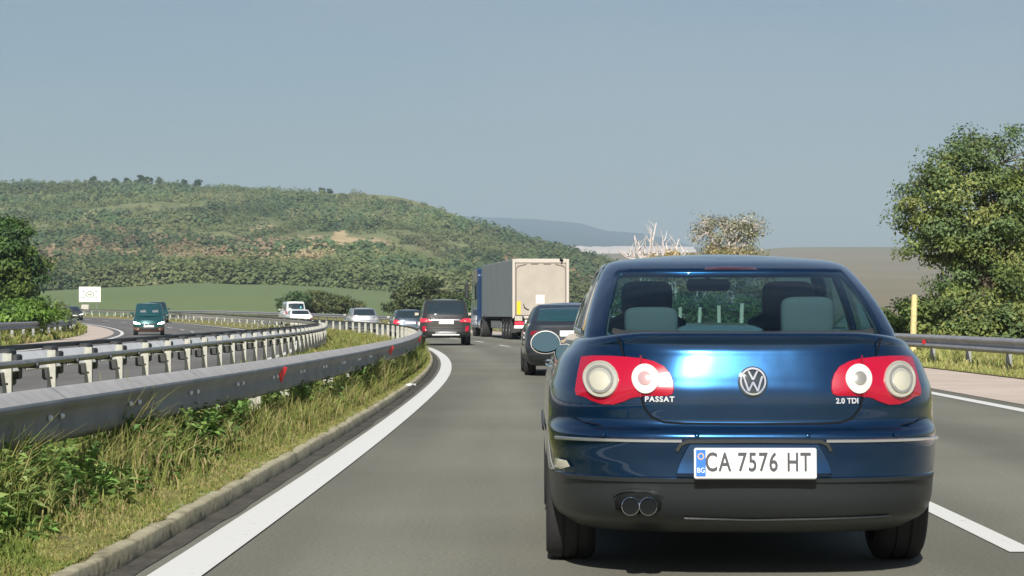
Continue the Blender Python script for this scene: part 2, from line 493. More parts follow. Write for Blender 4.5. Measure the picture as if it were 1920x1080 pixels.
def build_ground():
    Ys = list(np.linspace(-55, 120, 30)) + list(np.linspace(130, 420, 45)) + list(np.geomspace(440, 9300, 24))
    Xs = list(-np.geomspace(3400, 62, 16)) + list(np.linspace(-60, 60, 41)) + list(np.geomspace(62, 3400, 16))
    V = []
    for Y in Ys:
        for X in Xs: V.append((X, Y, g(Y) - .06))
    n = len(Xs); fs = []
    for i in range(len(Ys) - 1):
        for j in range(n - 1): fs.append((i*n+j, i*n+j+1, i*n+n+j+1, i*n+n+j))
    o = link_mesh('ground', mesh_arr('ground', V, fs, True), 'plain_ground'); o['kind'] = 'structure'
build_ground()

FT = ([-1500, -200, 60, 100, 350, 560, 740, 900, 1150, 1350], [578, 548, 545, 541, 527, 532, 545, 556, 572, 584])
def field_top(px): return float(np.interp(px, *FT))
def build_field():
    V = []; fs = []; pxs = np.concatenate([np.linspace(-1500, -215, 24), np.linspace(-200, 1150, 70)]); rows = np.linspace(0, 1, 26)
    for t in rows:
        Y = 262 + (655 - 262) * t
        for px in pxs:
            z1 = P(px, field_top(px), 655)[2] - .3
            z = 0.98 + (z1 - 0.98) * (t ** 1.15) + .02
            V.append(((px - 960) * Y / F, Y, z + .25 * fbm(px * .01, Y * .02)*t))
    n = len(pxs)
    for i in range(len(rows) - 1):
        for j in range(n - 1): fs.append((i*n+j, i*n+j+1, i*n+n+j+1, i*n+n+j))
    o = link_mesh('field', mesh_arr('field', V, fs, True), 'field_crop'); o['kind'] = 'structure'
build_field()

SK = ([-1500, -1000, -500, -200, 0, 180, 270, 400, 520, 640, 720, 790, 830, 900, 960, 1020, 1060, 1130, 1180, 1260, 1350],
      [575, 470, 372, 346, 343, 344, 346, 351, 357, 363, 366, 380, 394, 419, 438, 459, 470, 492, 512, 545, 580])
def hill_pt(px, t):
    """t 0 at the foot, 1 on the ridge, above 1 the far side"""
    sky_y = float(pchip(SK[0], SK[1], px)); base = field_top(px) + 3
    Yr = 1450 - max(0, px - 500) * .35
    if t <= 1:
        Y = 640 + (Yr - 640) * t ** 1.15
        s = t ** .86
        y = base - (base - sky_y) * s
        X, Y, z = P(px, y, Y)
        amp = 9 * math.sin(math.pi * min(1, t * 1.05)) * min(1, t * 4) * ss(1330, 1000, px) * (1 - .8 * math.exp(-((px - 632) / 120) ** 2 - ((t - .45) / .22) ** 2))
        z += amp * fbm(X * .006, Y * .004, 3) + .25 * amp * fbm(X * .03, Y * .02, 9)
    else:
        X, Y, z = P(px, sky_y, Yr)
        k = t - 1
        X = X * (1 + k * .5); Y += k * 700; z -= 160 * k * k + 6 * k
    return X, Y, z
def cliff_at(px, y):            # bare sandy scarps of the hillside
    a = ((px - 632) / 102) ** 2 + ((y - 458 - 3 * math.sin(px * .04)) / 15) ** 2
    b = ((px - 505) / 40) ** 2 + ((y - 427) / 3.0) ** 2
    c = ((px - 640) / 14) ** 2 + ((y - 440) / 8) ** 2
    d = ((px - 745) / 55) ** 2 + ((y - 405) / 16) ** 2
    return a < 1 or b < 1 or c < 1, d < 1
def build_hill():
    pxs = np.concatenate([np.linspace(-1500, -210, 60), np.linspace(-200, 1350, 300)]); ts = list(np.linspace(0, 1, 80)) + [1.1, 1.3, 1.6, 2.0]
    V = []; tone = []; fs = []
    for t in ts:
        for px in pxs:
            X, Y, z = hill_pt(px, t); V.append((X, Y, z))
            py = HY - (z - CAMZ) * F / Y
            n1 = fbm(X * .012, Y * .01, 1); n2 = fbm(X * .05, Y * .03, 5)
            green = Vector((.085, .125, .045)); olive = Vector((.22, .23, .11)); brown = Vector((.28, .23, .14))
            c = green.lerp(olive, min(1, max(0, .55 + n1)))
            band = ss(.02, .12, t) * (1 - ss(.38, .55, t))
            c = c.lerp(brown, band * min(1, max(0, .35 + n2 + n1)))
            bare, light = cliff_at(px + 8 * n2, py + 3 * n2)
            if bare: c = Vector((.44, .34, .20)) * (1 + .3 * n2)
            elif light: c = Vector((.24, .22, .12))
            tone.append(tuple(c))
    n = len(pxs)
    for i in range(len(ts) - 1):
        for j in range(n - 1): fs.append((i*n+j, i*n+j+1, i*n+n+j+1, i*n+n+j))
    o = link_mesh('hill', mesh_arr('hill', V, fs, True, tone=tone), 'hill_ground'); o['kind'] = 'structure'
build_hill()

def cards(centres, size, nrm, tone, asp=1.0):
    """one small diamond leaf card per centre; nrm: rough facing direction"""
    n = len(centres); r = rs
    nn = nrm + r.normal(0, .55, (n, 3)); nn /= np.linalg.norm(nn, axis=1)[:, None] + 1e-9
    a = np.cross(nn, r.normal(0, 1, (n, 3))); a /= np.linalg.norm(a, axis=1)[:, None] + 1e-9
    b = np.cross(nn, a)
    s = np.asarray(size).reshape(-1, 1)
    V = np.stack([centres - a * s, centres + b * s * asp, centres + a * s, centres - b * s * asp], 1).reshape(-1, 3)
    Fc = np.arange(4 * n).reshape(n, 4)
    T = np.repeat(tone, 4, axis=0)
    return V, Fc, T

def build_scrub():
    cs = []; sz = []; nm = []; tn = []
    k = 0
    while k < 10500:
        px = rnd.uniform(-120, 1300); t = 1 - rnd.random() ** 1.0
        t = t ** 1.05
        X, Y, z = hill_pt(px, t)
        py = HY - (z - CAMZ) * F / Y
        bare, light = cliff_at(px, py)
        if bare or cliff_at(px, py + 5)[0]: continue
        n1 = fbm(X * .012, Y * .01, 1)
        if light and rnd.random() < .6: continue
        if n1 > -.02 and t > .07 and rnd.random() < ss(-.02, .25, n1) * .93: continue
        if any(cliff_at(px, py + q_)[0] for q_ in (10, 16, -6)) and rnd.random() < .75: continue
        k += 1
        wood = ss(.0, -.25, n1)
        r = rnd.uniform(1.2, 2.9) * (1 + .7 * wood)
        if t < .05: r = rnd.uniform(2.0, 5.0)
        if t > .93: r = rnd.uniform(1.4, 2.6)
        h = r * rnd.uniform(.75, 1.15)
        u = rnd.random()
        band = ss(.03, .14, t) * (1 - ss(.38, .55, t))
        n3 = fbm(X * .014, Y * .008, 20); u = u * .45 + .55 * min(1, max(0, .5 + 1.1 * fbm(X * .02, Y * .012, 31)))
        if band > .2 and n3 > -.12 and rnd.random() < band * .85: c = rnd.choice([(.27, .20, .13), (.30, .245, .15), (.25, .215, .12)])
        elif u < .5: c = (.13, .165, .07)
        elif u < .75: c = (.165, .19, .085)
        elif u < .9: c = (.20, .205, .105)
        else: c = (.10, .14, .085)
        if wood > .5 and rnd.random() < .6: c = (.095, .145, .07)
        c = np.array(c) * rnd.uniform(.98, 1.14) * (1.08 + .5 * fbm(X * .009, Y * .006, 44))
        m = 110 if t < .12 else 46
        d = rs.normal(0, 1, (m, 3)); d /= np.linalg.norm(d, axis=1)[:, None]; d[:, 2] = np.abs(d[:, 2])
        rr = rs.uniform(.7, 1.05, (m, 1))
        p = np.array([X, Y, z - .3]) + d * rr * np.array([r, r, h * 1.5])
        cs.append(p); nm.append(d); sz.append(np.full(m, r * (.17 if t >= .12 else .105) + .10) * rs.uniform(.6, 1.3, m))
        tn.append(np.repeat([c], m, 0) * rs.uniform(.93, 1.08, (m, 1)))
    V, Fc, T = cards(np.concatenate(cs), np.concatenate(sz), np.concatenate(nm) * .8 + np.array([0, -.35, .9]), np.concatenate(tn))
    o = link_mesh('hillside_scrub', mesh_arr('hillside_scrub', V, Fc, False, tone=T), 'scrub_leaves')
    tag(o, 'green and rusty brown scrub covering the whole hillside', 'scrub', kind='stuff')
build_scrub()

def build_beige():
    pxs = np.concatenate([np.linspace(1000, 2200, 110), np.linspace(2230, 3600, 30)]); ts = list(np.linspace(0, 1, 40)) + [1.2, 1.6]
    sk = ([1000, 1060, 1190, 1400, 1480, 1560, 1700, 1900, 2200, 2900, 3600], [480, 476, 475, 470, 464, 463, 463, 470, 490, 535, 588])
    V = []; fs = []; tone = []
    for t in ts:
        for px in pxs:
            sy = float(pchip(sk[0], sk[1], px))
            tt = min(t, 1)
            Y = 430 + 2400 * tt ** 1.3
            y = 592 - (592 - sy) * tt ** .8
            X, Y, z = P(px, y, Y)
            z += 5 * math.sin(math.pi * tt) * fbm(X * .002, Y * .001, 2)
            if t > 1: Y += (t - 1) * 900; z -= (t - 1) * 80
            V.append((X, Y, z))
            n1 = fbm(X * .0025, Y * .0012, 8)
            c = Vector((.235, .20, .135)).lerp(Vector((.17, .19, .10)), min(1, max(0, .3 + n1 * 1.4 + (.5 - tt) * .6)))
            tone.append(tuple(c))
    n = len(pxs)
    for i in range(len(ts) - 1):
        for j in range(n - 1): fs.append((i*n+j, i*n+j+1, i*n+n+j+1, i*n+n+j))
    o = link_mesh('distant_hills', mesh_arr('distant_hills', V, fs, True, tone=tone), 'beige_hills'); o['kind'] = 'structure'
build_beige()

def build_mountain():
    sk = ([700, 800, 870, 900, 1000, 1080, 1130, 1190, 1250, 1300, 1400], [440, 412, 406, 407, 411, 418, 430, 437, 447, 462, 478])
    pxs = np.linspace(700, 1400, 140); ts = list(np.linspace(0, 1, 26)) + [1.15, 1.4]
    V = []; fs = []
    for t in ts:
        for px in pxs:
            sy = float(pchip(sk[0], sk[1], px)); tt = min(1, t)
            Y = 4300 + 3900 * tt
            y = 478 - 8 * min(1, tt / .2) if tt < .2 else 470 - (470 - sy) * ((tt - .2) / .8) ** .9
            if sy > 470: y = 478 - (478 - sy) * tt
            X, Y, z = P(px, y, Y)
            z += 8 * math.sin(math.pi * tt) * fbm(X * .002, Y * .001, 4) + (3 * fbm(X * .01, 0, 6) if tt >= 1 else 0)
            if t > 1: Y += (t - 1) * 2000; z -= (t - 1) * 300
            V.append((X, Y, z))
    n = len(pxs)
    for i in range(len(ts) - 1):
        for j in range(n - 1): fs.append((i*n+j, i*n+j+1, i*n+n+j+1, i*n+n+j))
    o = link_mesh('mountain', mesh_arr('mountain', V, fs, True), 'far_forest'); o['kind'] = 'structure'
    mb = MB()
    for i in range(170):
        px = rnd.uniform(1055, 1290); Y = rnd.uniform(4350, 4950)
        y = 478 - 8 * ((Y - 4300) / 780)
        X, Y, z = P(px, y, Y)
        w, d, h = rnd.uniform(10, 34), rnd.uniform(10, 16), rnd.uniform(5, 10)
        mb.box(X - w/2, X + w/2, Y - d/2, Y + d/2, z - 3, z + h)
        mb.add([(X - w/2, Y - d/2, z + h), (X + w/2, Y - d/2, z + h), (X + w/2, Y + d/2, z + h), (X - w/2, Y + d/2, z + h), (X - w/2, Y, z + h + 2.5), (X + w/2, Y, z + h + 2.5)],
               [(0, 1, 5, 4), (2, 3, 4, 5), (0, 4, 3), (1, 2, 5)])
    o = mb.build('far_town', 'far_walls', smooth=False)
    tag(o, 'pale strip of a distant town at the foot of the blue mountain', 'town', kind='stuff')
build_mountain()

# ------------------------------------------------------------------ roads, kerb, verges, markings
YN = frange(2.5, 60, 1.0) + frange(62, 345, 3.0)[0:]
YO = frange(2.5, 60, 1.5) + frange(62, 345, 3.0)
def rail_off(Y): return float(np.interp(Y, [2, 8, 11.7, 19.5, 28, 36], [-2.62, -2.47, -2.38, -2.12, -1.96, -1.90]))
strip_mesh('road', 'asphalt', -1.56, 6.55, YN, n=6)
strip_mesh('opposite_road', 'asphalt_far', -14.75, -5.35, YO, n=6)
strip_mesh('gravel_shoulder', 'gravel', 6.54, 9.05, YN, z0=.006, n=4)
strip_mesh('gravel_shoulder', 'gravel', -16.4, -14.74, YO, z0=.006, n=3)
noisy('gutter_dirt_shade', [(.035, .033, .028), (.075, .070, .058), (.12, .115, .095)], (3, 30), mix=.4)  # dirt along the kerb, with the kerb's shadow painted in
strip_mesh('gutter_dirt_shade', 'gutter_dirt_shade', -1.57, lambda Y: -1.42 + .025 * fbm(Y * .7, 5), frange(2.5, 70, .3), z0=.004)
strip_mesh('edge_line', 'line_white', -1.36, -1.12, YN, z0=.008)
strip_mesh('edge_line', 'line_white', 6.06, 6.26, YN, z0=.005)
strip_mesh('edge_line', 'line_white', -5.85, -5.65, YO, z0=.005)
strip_mesh('edge_line', 'line_white', -14.35, -14.15, YO, z0=.005)
def dash_off(Y): return float(np.interp(Y, [10, 13.5, 30, 60, 84, 120], [2.73, 2.69, 2.5, 2.25, 1.75, 2.0]))
for a in (-1, 11.15, 23.2, 35.2, 47.2, 59.2, 71.2, 81.6, 93.6, 106, 118, 130):
    strip_mesh('lane_marking', 'line_white', lambda Y: dash_off(Y) - .07, lambda Y: dash_off(Y) + .07, frange(max(a, 2.5), a + 4, .8), z0=.005)
for i in range(18):
    a = 100 + i * 12.5
    strip_mesh('lane_marking', 'line_white', -10.02, -9.86, frange(a, a + 4.5, 1.5), z0=.005)
strip_mesh('right_verge', 'verge_soil', 9.04, 34, YN, z0=lambda o, Y: bank_z(o) + .02 + .05 * fbm(o * .5, Y * .3) * ss(9, 10, o), n=14)
strip_mesh('left_verge', 'verge_soil', -60, -16.38, YO, z0=lambda o, Y: bank_z(o) + .01 + .12 * fbm(o * .25, Y * .2) * ss(-16.5, -18, o), n=18)
strip_mesh('median_verge', 'verge_soil', -5.34, -1.61, frange(2.5, 60, .5) + YN[59:], z0=lambda o, Y: median_z(o) + verge_wave(o, Y), n=16)
def build_kerb():
    V = []; fs = []; Ys = frange(2.5, 80, .25) + frange(83, 345, 4)
    prof = [(-1.545, -.02), (-1.552, .078), (-1.560, .088), (-1.575, .092), (-1.675, .096), (-1.685, .090), (-1.69, 0)]
    for Y in Ys:
        w = .020 * fbm(Y * 1.1, 3.3); h = .010 * fbm(Y * .9, 7.7)
        gap = -.03 if abs((Y % 1.0)) < .01 and Y < 60 else 0
        for (o, z) in prof: V.append((C(Y) + o + w * .6 + gap * .25, Y, g(Y) + z + h + gap * .3 * (z > .05)))
    n = len(prof)
    for i in range(len(Ys) - 1):
        for j in range(n - 1): fs.append((i*n+j+1, i*n+j, i*n+n+j, i*n+n+j+1))
    o = fix_normals(link_mesh('kerb', mesh_arr('kerb', V, fs, True, sharp=40), 'kerb_concrete')); o['kind'] = 'structure'
build_kerb()

# ------------------------------------------------------------------ guardrails
W_PROF = [(0, 0), (.012, .014), (.06, .04), (.080, .055), (.080, .085), (.060, .105), (.012, .135), (.006, .155), (.012, .175), (.060, .205), (.080, .225), (.080, .255), (.062, .272), (.008, .298), (0, .31)]
NEAR_PROF = [(0, 0), (.03, .008), (.058, .022), (.066, .05), (.066, .085), (.060, .12), (.060, .15), (.070, .18), (.088, .205), (.100, .226), (.100, .238), (.088, .250), (.010, .304), (0, .31)]
def rail_beam(name, off, Ys, side, ztop, mat, parent, prof=W_PROF, thick=.004):
    V = []; fs = []; m = len(prof)
    for Y in Ys:
        o = off(Y)
        for (d, z) in prof: V.append((C(Y) + o + side * d, Y, g(Y) + ztop - .31 + z))
        for (d, z) in prof: V.append((C(Y) + o + side * (d - thick), Y, g(Y) + ztop - .31 + z))
    for i in range(len(Ys) - 1):
        for j in range(m - 1):
            a = i * 2 * m + j; b = a + 2 * m
            fs.append((a, a + 1, b + 1, b)); fs.append((a + m, b + m, b + m + 1, a + m + 1))
        a = i * 2 * m; b = a + 2 * m
        fs.append((a, b, b + m, a + m)); fs.append((a + m - 1, a + 2 * m - 1, b + 2 * m - 1, b + m - 1))
    V_ = len(Ys) - 1; e0 = [j for j in range(m)] + [2 * m - 1 - j for j in range(m)]; fs.append(tuple(e0)); fs.append(tuple(V_ * 2 * m + j for j in e0)[::-1])
    return fix_normals(link_mesh(name, mesh_arr(name, V, fs, True, sharp=50), mat, parent))
def c_post_mesh(w=.11, d=.06, h=1.0, t=.006):
    """cold-rolled C section with two holes shown as dark pits"""
    mb = MB()
    mb.box(-w/2, w/2, -t/2, t/2, 0, h)
    mb.box(-w/2, -w/2 + t, t/2, d, 0, h); mb.box(w/2 - t, w/2, t/2, d, 0, h)
    mb.box(-w/2 + t, -w/2 + .03, d - t, d, 0, h); mb.box(w/2 - .03, w/2 - t, d - t, d, 0, h)
    for z in (h - .09, h - .27): mb.lathe([(-.0055, 0.0001), (-.0055, .011), (-.003, .011)], 'Y', (0, 0, z), 10, mi=1)
    me = mesh_arr('post', mb.v, mb.f, False, mi=mb.m)
    return me

# near rail of the median, facing our road
def build_near_rail():
    root = empty('guardrail', (C(12) - 2.4, 12, .13), 0, 'steel guardrail with a broad dark face and red reflectors, nearest the camera beside the kerb', 'guardrail', 'guardrails of the motorway')
    inv = Matrix.Translation((-root.location.x, -root.location.y, -root.location.z))
    Ys = frange(2.6, 60, .5) + frange(62, 340, 2.5)
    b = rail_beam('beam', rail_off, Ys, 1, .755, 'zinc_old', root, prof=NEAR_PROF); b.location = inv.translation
    b.data.materials.append(MATS['zinc_sunlit'])           # lighter zinc on the sloping top flange, sunlight painted in
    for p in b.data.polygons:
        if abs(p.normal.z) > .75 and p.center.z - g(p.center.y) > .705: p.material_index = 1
    # lap joints of the 4 m sheets
    me = c_post_mesh(h=.80); pm = None
    Yp = frange(4.2, 60, 2.0)[:-1] + frange(62, 340, 4.2)
    for i, Y in enumerate(Yp[:95]):
        o = bpy.data.objects.new('post', me); COL.objects.link(o); o.parent = root
        if i == 0: me.materials.append(MATS['post_pale']); me.materials.append(MATS['under_dark'])
        o.location = inv @ Vector((C(Y) + rail_off(Y) - .075, Y, g(Y) - .10)); o.rotation_euler = (0, 0, rnd.uniform(-.05, .05))
    mb = MB(); mb.lathe([(0, .019), (.010, .017), (.018, .010), (.020, .0005)], 'X', (0, 0, 0), 10); mb.v = [(x, y, z) for x, y, z in mb.v]
    bme = mesh_arr('bolt', mb.v, mb.f, False); bme.materials.append(MATS['bolt_glint'])
    for Y in Yp[:14]:
        for d in (-.13, .13):
            o = bpy.data.objects.new('bolt', bme); COL.objects.link(o); o.parent = root
            o.location = inv @ Vector((C(Y + d + .3) + rail_off(Y + d + .3) + .066, Y + d + .3, g(Y) + .755 - .31 + .155))
    # tall lap plates: a faint vertical edge where sheets overlap
    for Y in Yp[:24:2]:
        mb = MB(); yy = Y + .45
        V = []; 
        for e in (0, .012):
            for (d, z) in NEAR_PROF: V.append((C(yy + e) + rail_off(yy + e) + d + .003, yy + e, g(yy) + .445 + z))
        m = len(NEAR_PROF)
        mb.add(V, [(j, j + 1, m + j + 1, m + j) for j in range(m - 1)])
        o = mb.build('lap_joint', 'zinc_dull', root, loc=inv.translation)
    # triangular red reflectors
    for Y in (4.5, 20.8, 34.5, 49, 64, 80):
        mb = MB(); x = .0
        h = .15
        mb.add([(.0, -.09, h), (.0, .09, h), (.0, 0, 0), (.012, -.08, h - .01), (.012, .08, h - .01), (.012, 0, .02)], [(0, 1, 2), (3, 5, 4), (0, 3, 4, 1), (1, 4, 5, 2), (2, 5, 3, 0)])
        mb.v = [(x + y * 0.0, y * .95, z) for x, y, z in mb.v]
        r = fix_normals(mb.build('reflector', 'red_reflector', root, smooth=False))
        r.location = inv @ Vector((C(Y) + rail_off(Y) + .083, Y, g(Y) + .53)); r.rotation_euler = (0, 0, -.55)
build_near_rail()

def offA(Y): return float(np.interp(Y, [2, 20, 40, 60], [-4.22, -4.36, -4.66, -4.72]))
def build_far_rail():
    root = empty('guardrail', (C(22) - 4.4, 22, .1), 0, 'double guardrail with pale posts, a thin dark pipe and whitish plates, second from our road', 'guardrail', 'guardrails of the motorway')
    inv = Matrix.Translation(-root.location)
    Ys = frange(4, 60, .5) + frange(62, 338, 2.5)
    pipe = [(.03 + .03 * math.cos(a), .23 + .033 * math.sin(a) - .035) for a in np.linspace(0, 2 * math.pi, 9)]
    b = rail_beam('pipe_rail', lambda Y: offA(Y) + .01, Ys, 1, .83, 'zinc_dull', root, prof=pipe); b.location = inv.translation
    cap = [(.0, .262), (.025, .262), (.03, .268), (.03, .302), (.025, .31), (0, .31)]
    b = rail_beam('top_rail', lambda Y: offA(Y) - .30, Ys, 1, .865, 'dark_bracket', root, prof=cap); b.location = inv.translation
    # whitish plates between the brackets, their backs tilted to the sky
    Yp = [20.35 - 2 * 8 + 2 * i for i in range(33)] + [70 + 4 * i for i in range(62)]
    mp = c_post_mesh(w=.08, d=.045, h=.78)
    mp.materials.append(MATS['post_pale']); mp.materials.append(MATS['under_dark'])
    mb = MB()
    mb.box(-.09, .03, -.13, .13, .50, .84, bev=.02); mb.box(.03, .09, -.10, .10, .56, .79, bev=.015); mb.tube([(.09, 0, .69), (.26, 0, .69)], .03, 8)
    mbr = mesh_arr('bracket', mb.v, mb.f, True, sharp=40); mbr.materials.append(MATS['dark_bracket'])
    for i, Y in enumerate(Yp[:95]):
        o = bpy.data.objects.new('post', mp); COL.objects.link(o); o.parent = root
        o.location = inv @ Vector((C(Y) + offA(Y) - .03, Y, g(Y) + .03)); o.rotation_euler = (0, 0, rnd.uniform(-.06, .06))
        if i < 34:
            o = bpy.data.objects.new('bracket', mbr); COL.objects.link(o); o.parent = root
            o.location = inv @ Vector((C(Y + .8) + offA(Y + .8) - .17, Y + .8, g(Y)))
    for i in range(len(Yp) - 1):
        a, b_ = Yp[i] + .98, Yp[i + 1] + .64
        if i > 90: break
        if Yp[i + 1] - Yp[i] > 3: a, b_ = Yp[i] + .2, Yp[i + 1] + .2
        mb = MB(); V = []
        seg = 4
        for k in range(seg + 1):
            Y = a + (b_ - a) * k / seg
            for (d, z) in ((.0, .805), (.13, .645), (.12, .635), (-.012, .80)): V.append((C(Y) + offA(Y) - .185 + d, Y, g(Y) + z))
        fs = []
        for k in range(seg):
            for j in range(4): fs.append((4*k+j, 4*k+(j+1) % 4, 4*k+4+(j+1) % 4, 4*k+4+j))
        fs += [(0, 1, 2, 3), (4*seg+3, 4*seg+2, 4*seg+1, 4*seg)]
        mb.add(V, fs)
        p = fix_normals(mb.build('rail_plate', 'zinc_white', root, smooth=False)); p.location = inv.translation
build_far_rail()

def simple_rail(label, off, y0, y1, side, ztop, step=4.0, base=0, refl=(), pm='zinc_dull', maxp=95):
    Y0 = y0
    root = empty('guardrail', (C(Y0) + off, Y0, g(Y0) + base), 0, label, 'guardrail', 'guardrails of the motorway')
    inv = Matrix.Translation(-root.location)
    o_ = lambda Y: off
    b = rail_beam('beam', o_, frange(y0, y1, 1.0 if y1 < 150 else 2.0), side, ztop + base, 'zinc', root); b.location = inv.translation
    me = c_post_mesh(h=.80); me.materials.append(MATS[pm]); me.materials.append(MATS['under_dark'])
    Y = y0 + .6; k = 0
    while Y < y1 and k < maxp:
        o = bpy.data.objects.new('post', me); COL.objects.link(o); o.parent = root
        o.location = inv @ Vector((C(Y) + off - side * .07, Y, g(Y) + ztop + base - .82)); o.rotation_euler = (0, 0, rnd.uniform(-.08, .08))
        Y += step; k += 1
    for Y in refl:
        mb = MB(); mb.box(-.012, .012, -.06, .06, 0, .10, bev=.008)
        r = mb.build('reflector', 'red_reflector', root); r.location = inv @ Vector((C(Y) + off + side * .085, Y, g(Y) + ztop - .22)); r.rotation_euler = (0, 0, -side * .5)
simple_rail('steel guardrail along the right shoulder below the large leafy tree', 9.68, 26, 330, -1, .70, 3.6, 0, (52, 80, 110))
simple_rail('weathered steel guardrail on the grass bank outside the opposite road', -17.0, 58, 136, 1, .74, 4.0, .1, ())

# ------------------------------------------------------------------ grass and weeds
def blades(pos, h, w, lean, tone):
    n = len(pos)
    az = rs.uniform(0, 2 * math.pi, n); d = np.stack([np.cos(az), np.sin(az), np.zeros(n)], 1)
    pz = rs.uniform(0, 2 * math.pi, n); s = np.stack([np.cos(pz), np.sin(pz), np.zeros(n)], 1)
    h = h[:, None]; w = w[:, None]; lean = lean[:, None]; up = np.array([0, 0, 1.0])
    m = pos + up * h * .55 + d * lean * h * .22
    t = pos + up * h * (1 - lean * .25) + d * lean * h * .8
    V = np.stack([pos - s * w, pos + s * w, m - s * w * .8, m + s * w * .8, t - s * w * .12, t + s * w * .12], 1).reshape(-1, 3)
    i = (np.arange(n) * 6)[:, None]
    Fc = np.concatenate([i + [0, 1, 3, 2], i + [2, 3, 5, 4]], 1).reshape(-1, 4)
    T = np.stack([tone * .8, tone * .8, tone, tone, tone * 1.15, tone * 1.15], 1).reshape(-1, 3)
    return V, Fc, T
PAL = np.array([(.17, .23, .05), (.24, .26, .07), (.33, .30, .11), (.16, .20, .05), (.38, .32, .15), (.24, .28, .07)])
def grass(name, label, n, yfun, ofun, hfun, wid, zfun, dry=.3, pal=PAL):
    Y = yfun(n); o = ofun(n, Y)
    hh = hfun(o, Y)
    keep = hh > .012
    Y, o, hh = Y[keep], o[keep], hh[keep]; n = len(Y)
    pos = np.array([(C(a) + b, a, g(a) + zfun(b, a)) for a, b in zip(Y, o)])
    cl = np.array([fbm(b * 1.3, a * .9, 2) for a, b in zip(Y, o)])
    idx = np.clip(((cl + .5) * 5 + rs.normal(0, 1.0, n)).astype(int), 0, 5)
    tone = pal[idx] * rs.uniform(.75, 1.25, (n, 1))
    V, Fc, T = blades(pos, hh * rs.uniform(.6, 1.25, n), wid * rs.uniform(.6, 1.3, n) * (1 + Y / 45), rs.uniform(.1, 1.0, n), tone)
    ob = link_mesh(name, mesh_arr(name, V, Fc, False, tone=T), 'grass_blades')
    return tag(ob, label, 'grass', kind='stuff')
def yn(a, b, p=2.0):
    return lambda n: a + (b - a) * rs.random_sample(n) ** p
def zmed(o, Y): return median_z(o) + verge_wave(o, Y) - .006
# short turf next to the kerb
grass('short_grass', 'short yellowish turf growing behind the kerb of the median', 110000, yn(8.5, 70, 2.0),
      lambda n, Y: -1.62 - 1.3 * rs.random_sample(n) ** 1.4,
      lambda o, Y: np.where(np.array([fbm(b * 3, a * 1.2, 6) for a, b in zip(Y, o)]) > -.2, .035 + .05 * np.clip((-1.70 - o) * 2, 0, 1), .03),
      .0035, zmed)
def clump(o, Y, s=1.0):
    return np.array([max(0, .5 + .9 * fbm(b * 1.1, a * .55 * s, 4)) for a, b in zip(Y, o)])
grass('tall_grass', 'tall straw tipped grass standing under the nearest guardrail', 30000, yn(8.5, 62, 1.7),
      lambda n, Y: np.array([C(0) * 0 + rail_off(y) for y in Y]) + rs.normal(.02, .22, n),
      lambda o, Y: (.10 + .42 * clump(o, Y)) * np.clip(1 - np.abs(o - np.array([rail_off(y) for y in Y])) / .8, .2, 1) * np.where(o > -1.72, 0, 1), .0035, zmed)
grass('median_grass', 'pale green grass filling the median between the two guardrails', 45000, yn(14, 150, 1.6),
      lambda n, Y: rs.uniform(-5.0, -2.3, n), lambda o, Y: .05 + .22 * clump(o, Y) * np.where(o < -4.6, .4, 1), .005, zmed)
grass('right_grass', 'yellow green grass under the right guardrail', 30000, yn(30, 120, 1.3),
      lambda n, Y: 9.1 + 6 * rs.random_sample(n) ** 1.5, lambda o, Y: .06 + .16 * clump(o, Y) * np.clip((o - 9.1) * 2, .1, 1.6), .009, lambda o, Y: bank_z(o) + .02,
      pal=np.array([(.34, .36, .12), (.40, .40, .14), (.30, .33, .10), (.46, .43, .18), (.36, .37, .12), (.28, .34, .10)]))
grass('left_bank_grass', 'patchy dry grass on the bank outside the opposite road', 30000, yn(55, 170, 1.0),
      lambda n, Y: -16.4 - 9 * rs.random_sample(n) ** 1.2, lambda o, Y: .06 + .45 * clump(o, Y, .6), .014, lambda o, Y: bank_z(o))

def weeds(name, label, n, posf, leaf, hrange, pal, nleaf=(14, 30)):
    """broad leaved weeds: stems with rows of long leaves"""
    V = []; Fc = []; T = []; b = 0
    for i in range(n):
        p = posf(); col = Vector(rnd.choice(pal)) * rnd.uniform(.8, 1.2)
        H = rnd.uniform(*hrange); m = rnd.randint(*nleaf)
        lx, ly = rnd.uniform(-.25, .25), rnd.uniform(-.25, .25)
        ls = leaf * (1 + p[1] / 60)
        for k in range(m):
            t = rnd.random() ** .8
            q = Vector(p) + Vector((lx * t * H, ly * t * H, H * t * .9))
            a = rnd.uniform(0, 2 * math.pi); el = rnd.uniform(-.2, .9) + .3 * t
            d = Vector((math.cos(a) * math.cos(el), math.sin(a) * math.cos(el), math.sin(el)))
            s = d.cross(Vector((rnd.uniform(-.3, .3), rnd.uniform(-.3, .3), 1))).normalized()
            L = ls * rnd.uniform(.6, 1.4) * (1.15 - .5 * t); w = L * rnd.uniform(.16, .3)
            tip = q + d * L + Vector((0, 0, -L * .35)); mid = q + d * L * .5
            V += [q, mid - s * w, tip, mid + s * w]; Fc.append((b, b + 1, b + 2, b + 3)); b += 4
            c = col * rnd.uniform(.75, 1.3); T += [tuple(c)] * 4
    ob = link_mesh(name, mesh_arr(name, V, np.array(Fc), False, tone=np.array(T)), 'foliage')
    return tag(ob, label, 'weeds', kind='stuff')
GP = [(.15, .26, .065), (.12, .22, .06), (.20, .29, .08), (.24, .31, .10)]
def wp_near():
    while True:
        Y = 8.6 + 46 * rnd.random() ** 1.5
        o = rail_off(Y) + rnd.gauss(.02, .17)
        if o > -1.88 - .14 * (Y < 22): continue
        if fbm(o * .8, Y * .45, 12) < -.12: continue
        return (C(Y) + o, Y, median_z(o) + g(Y))
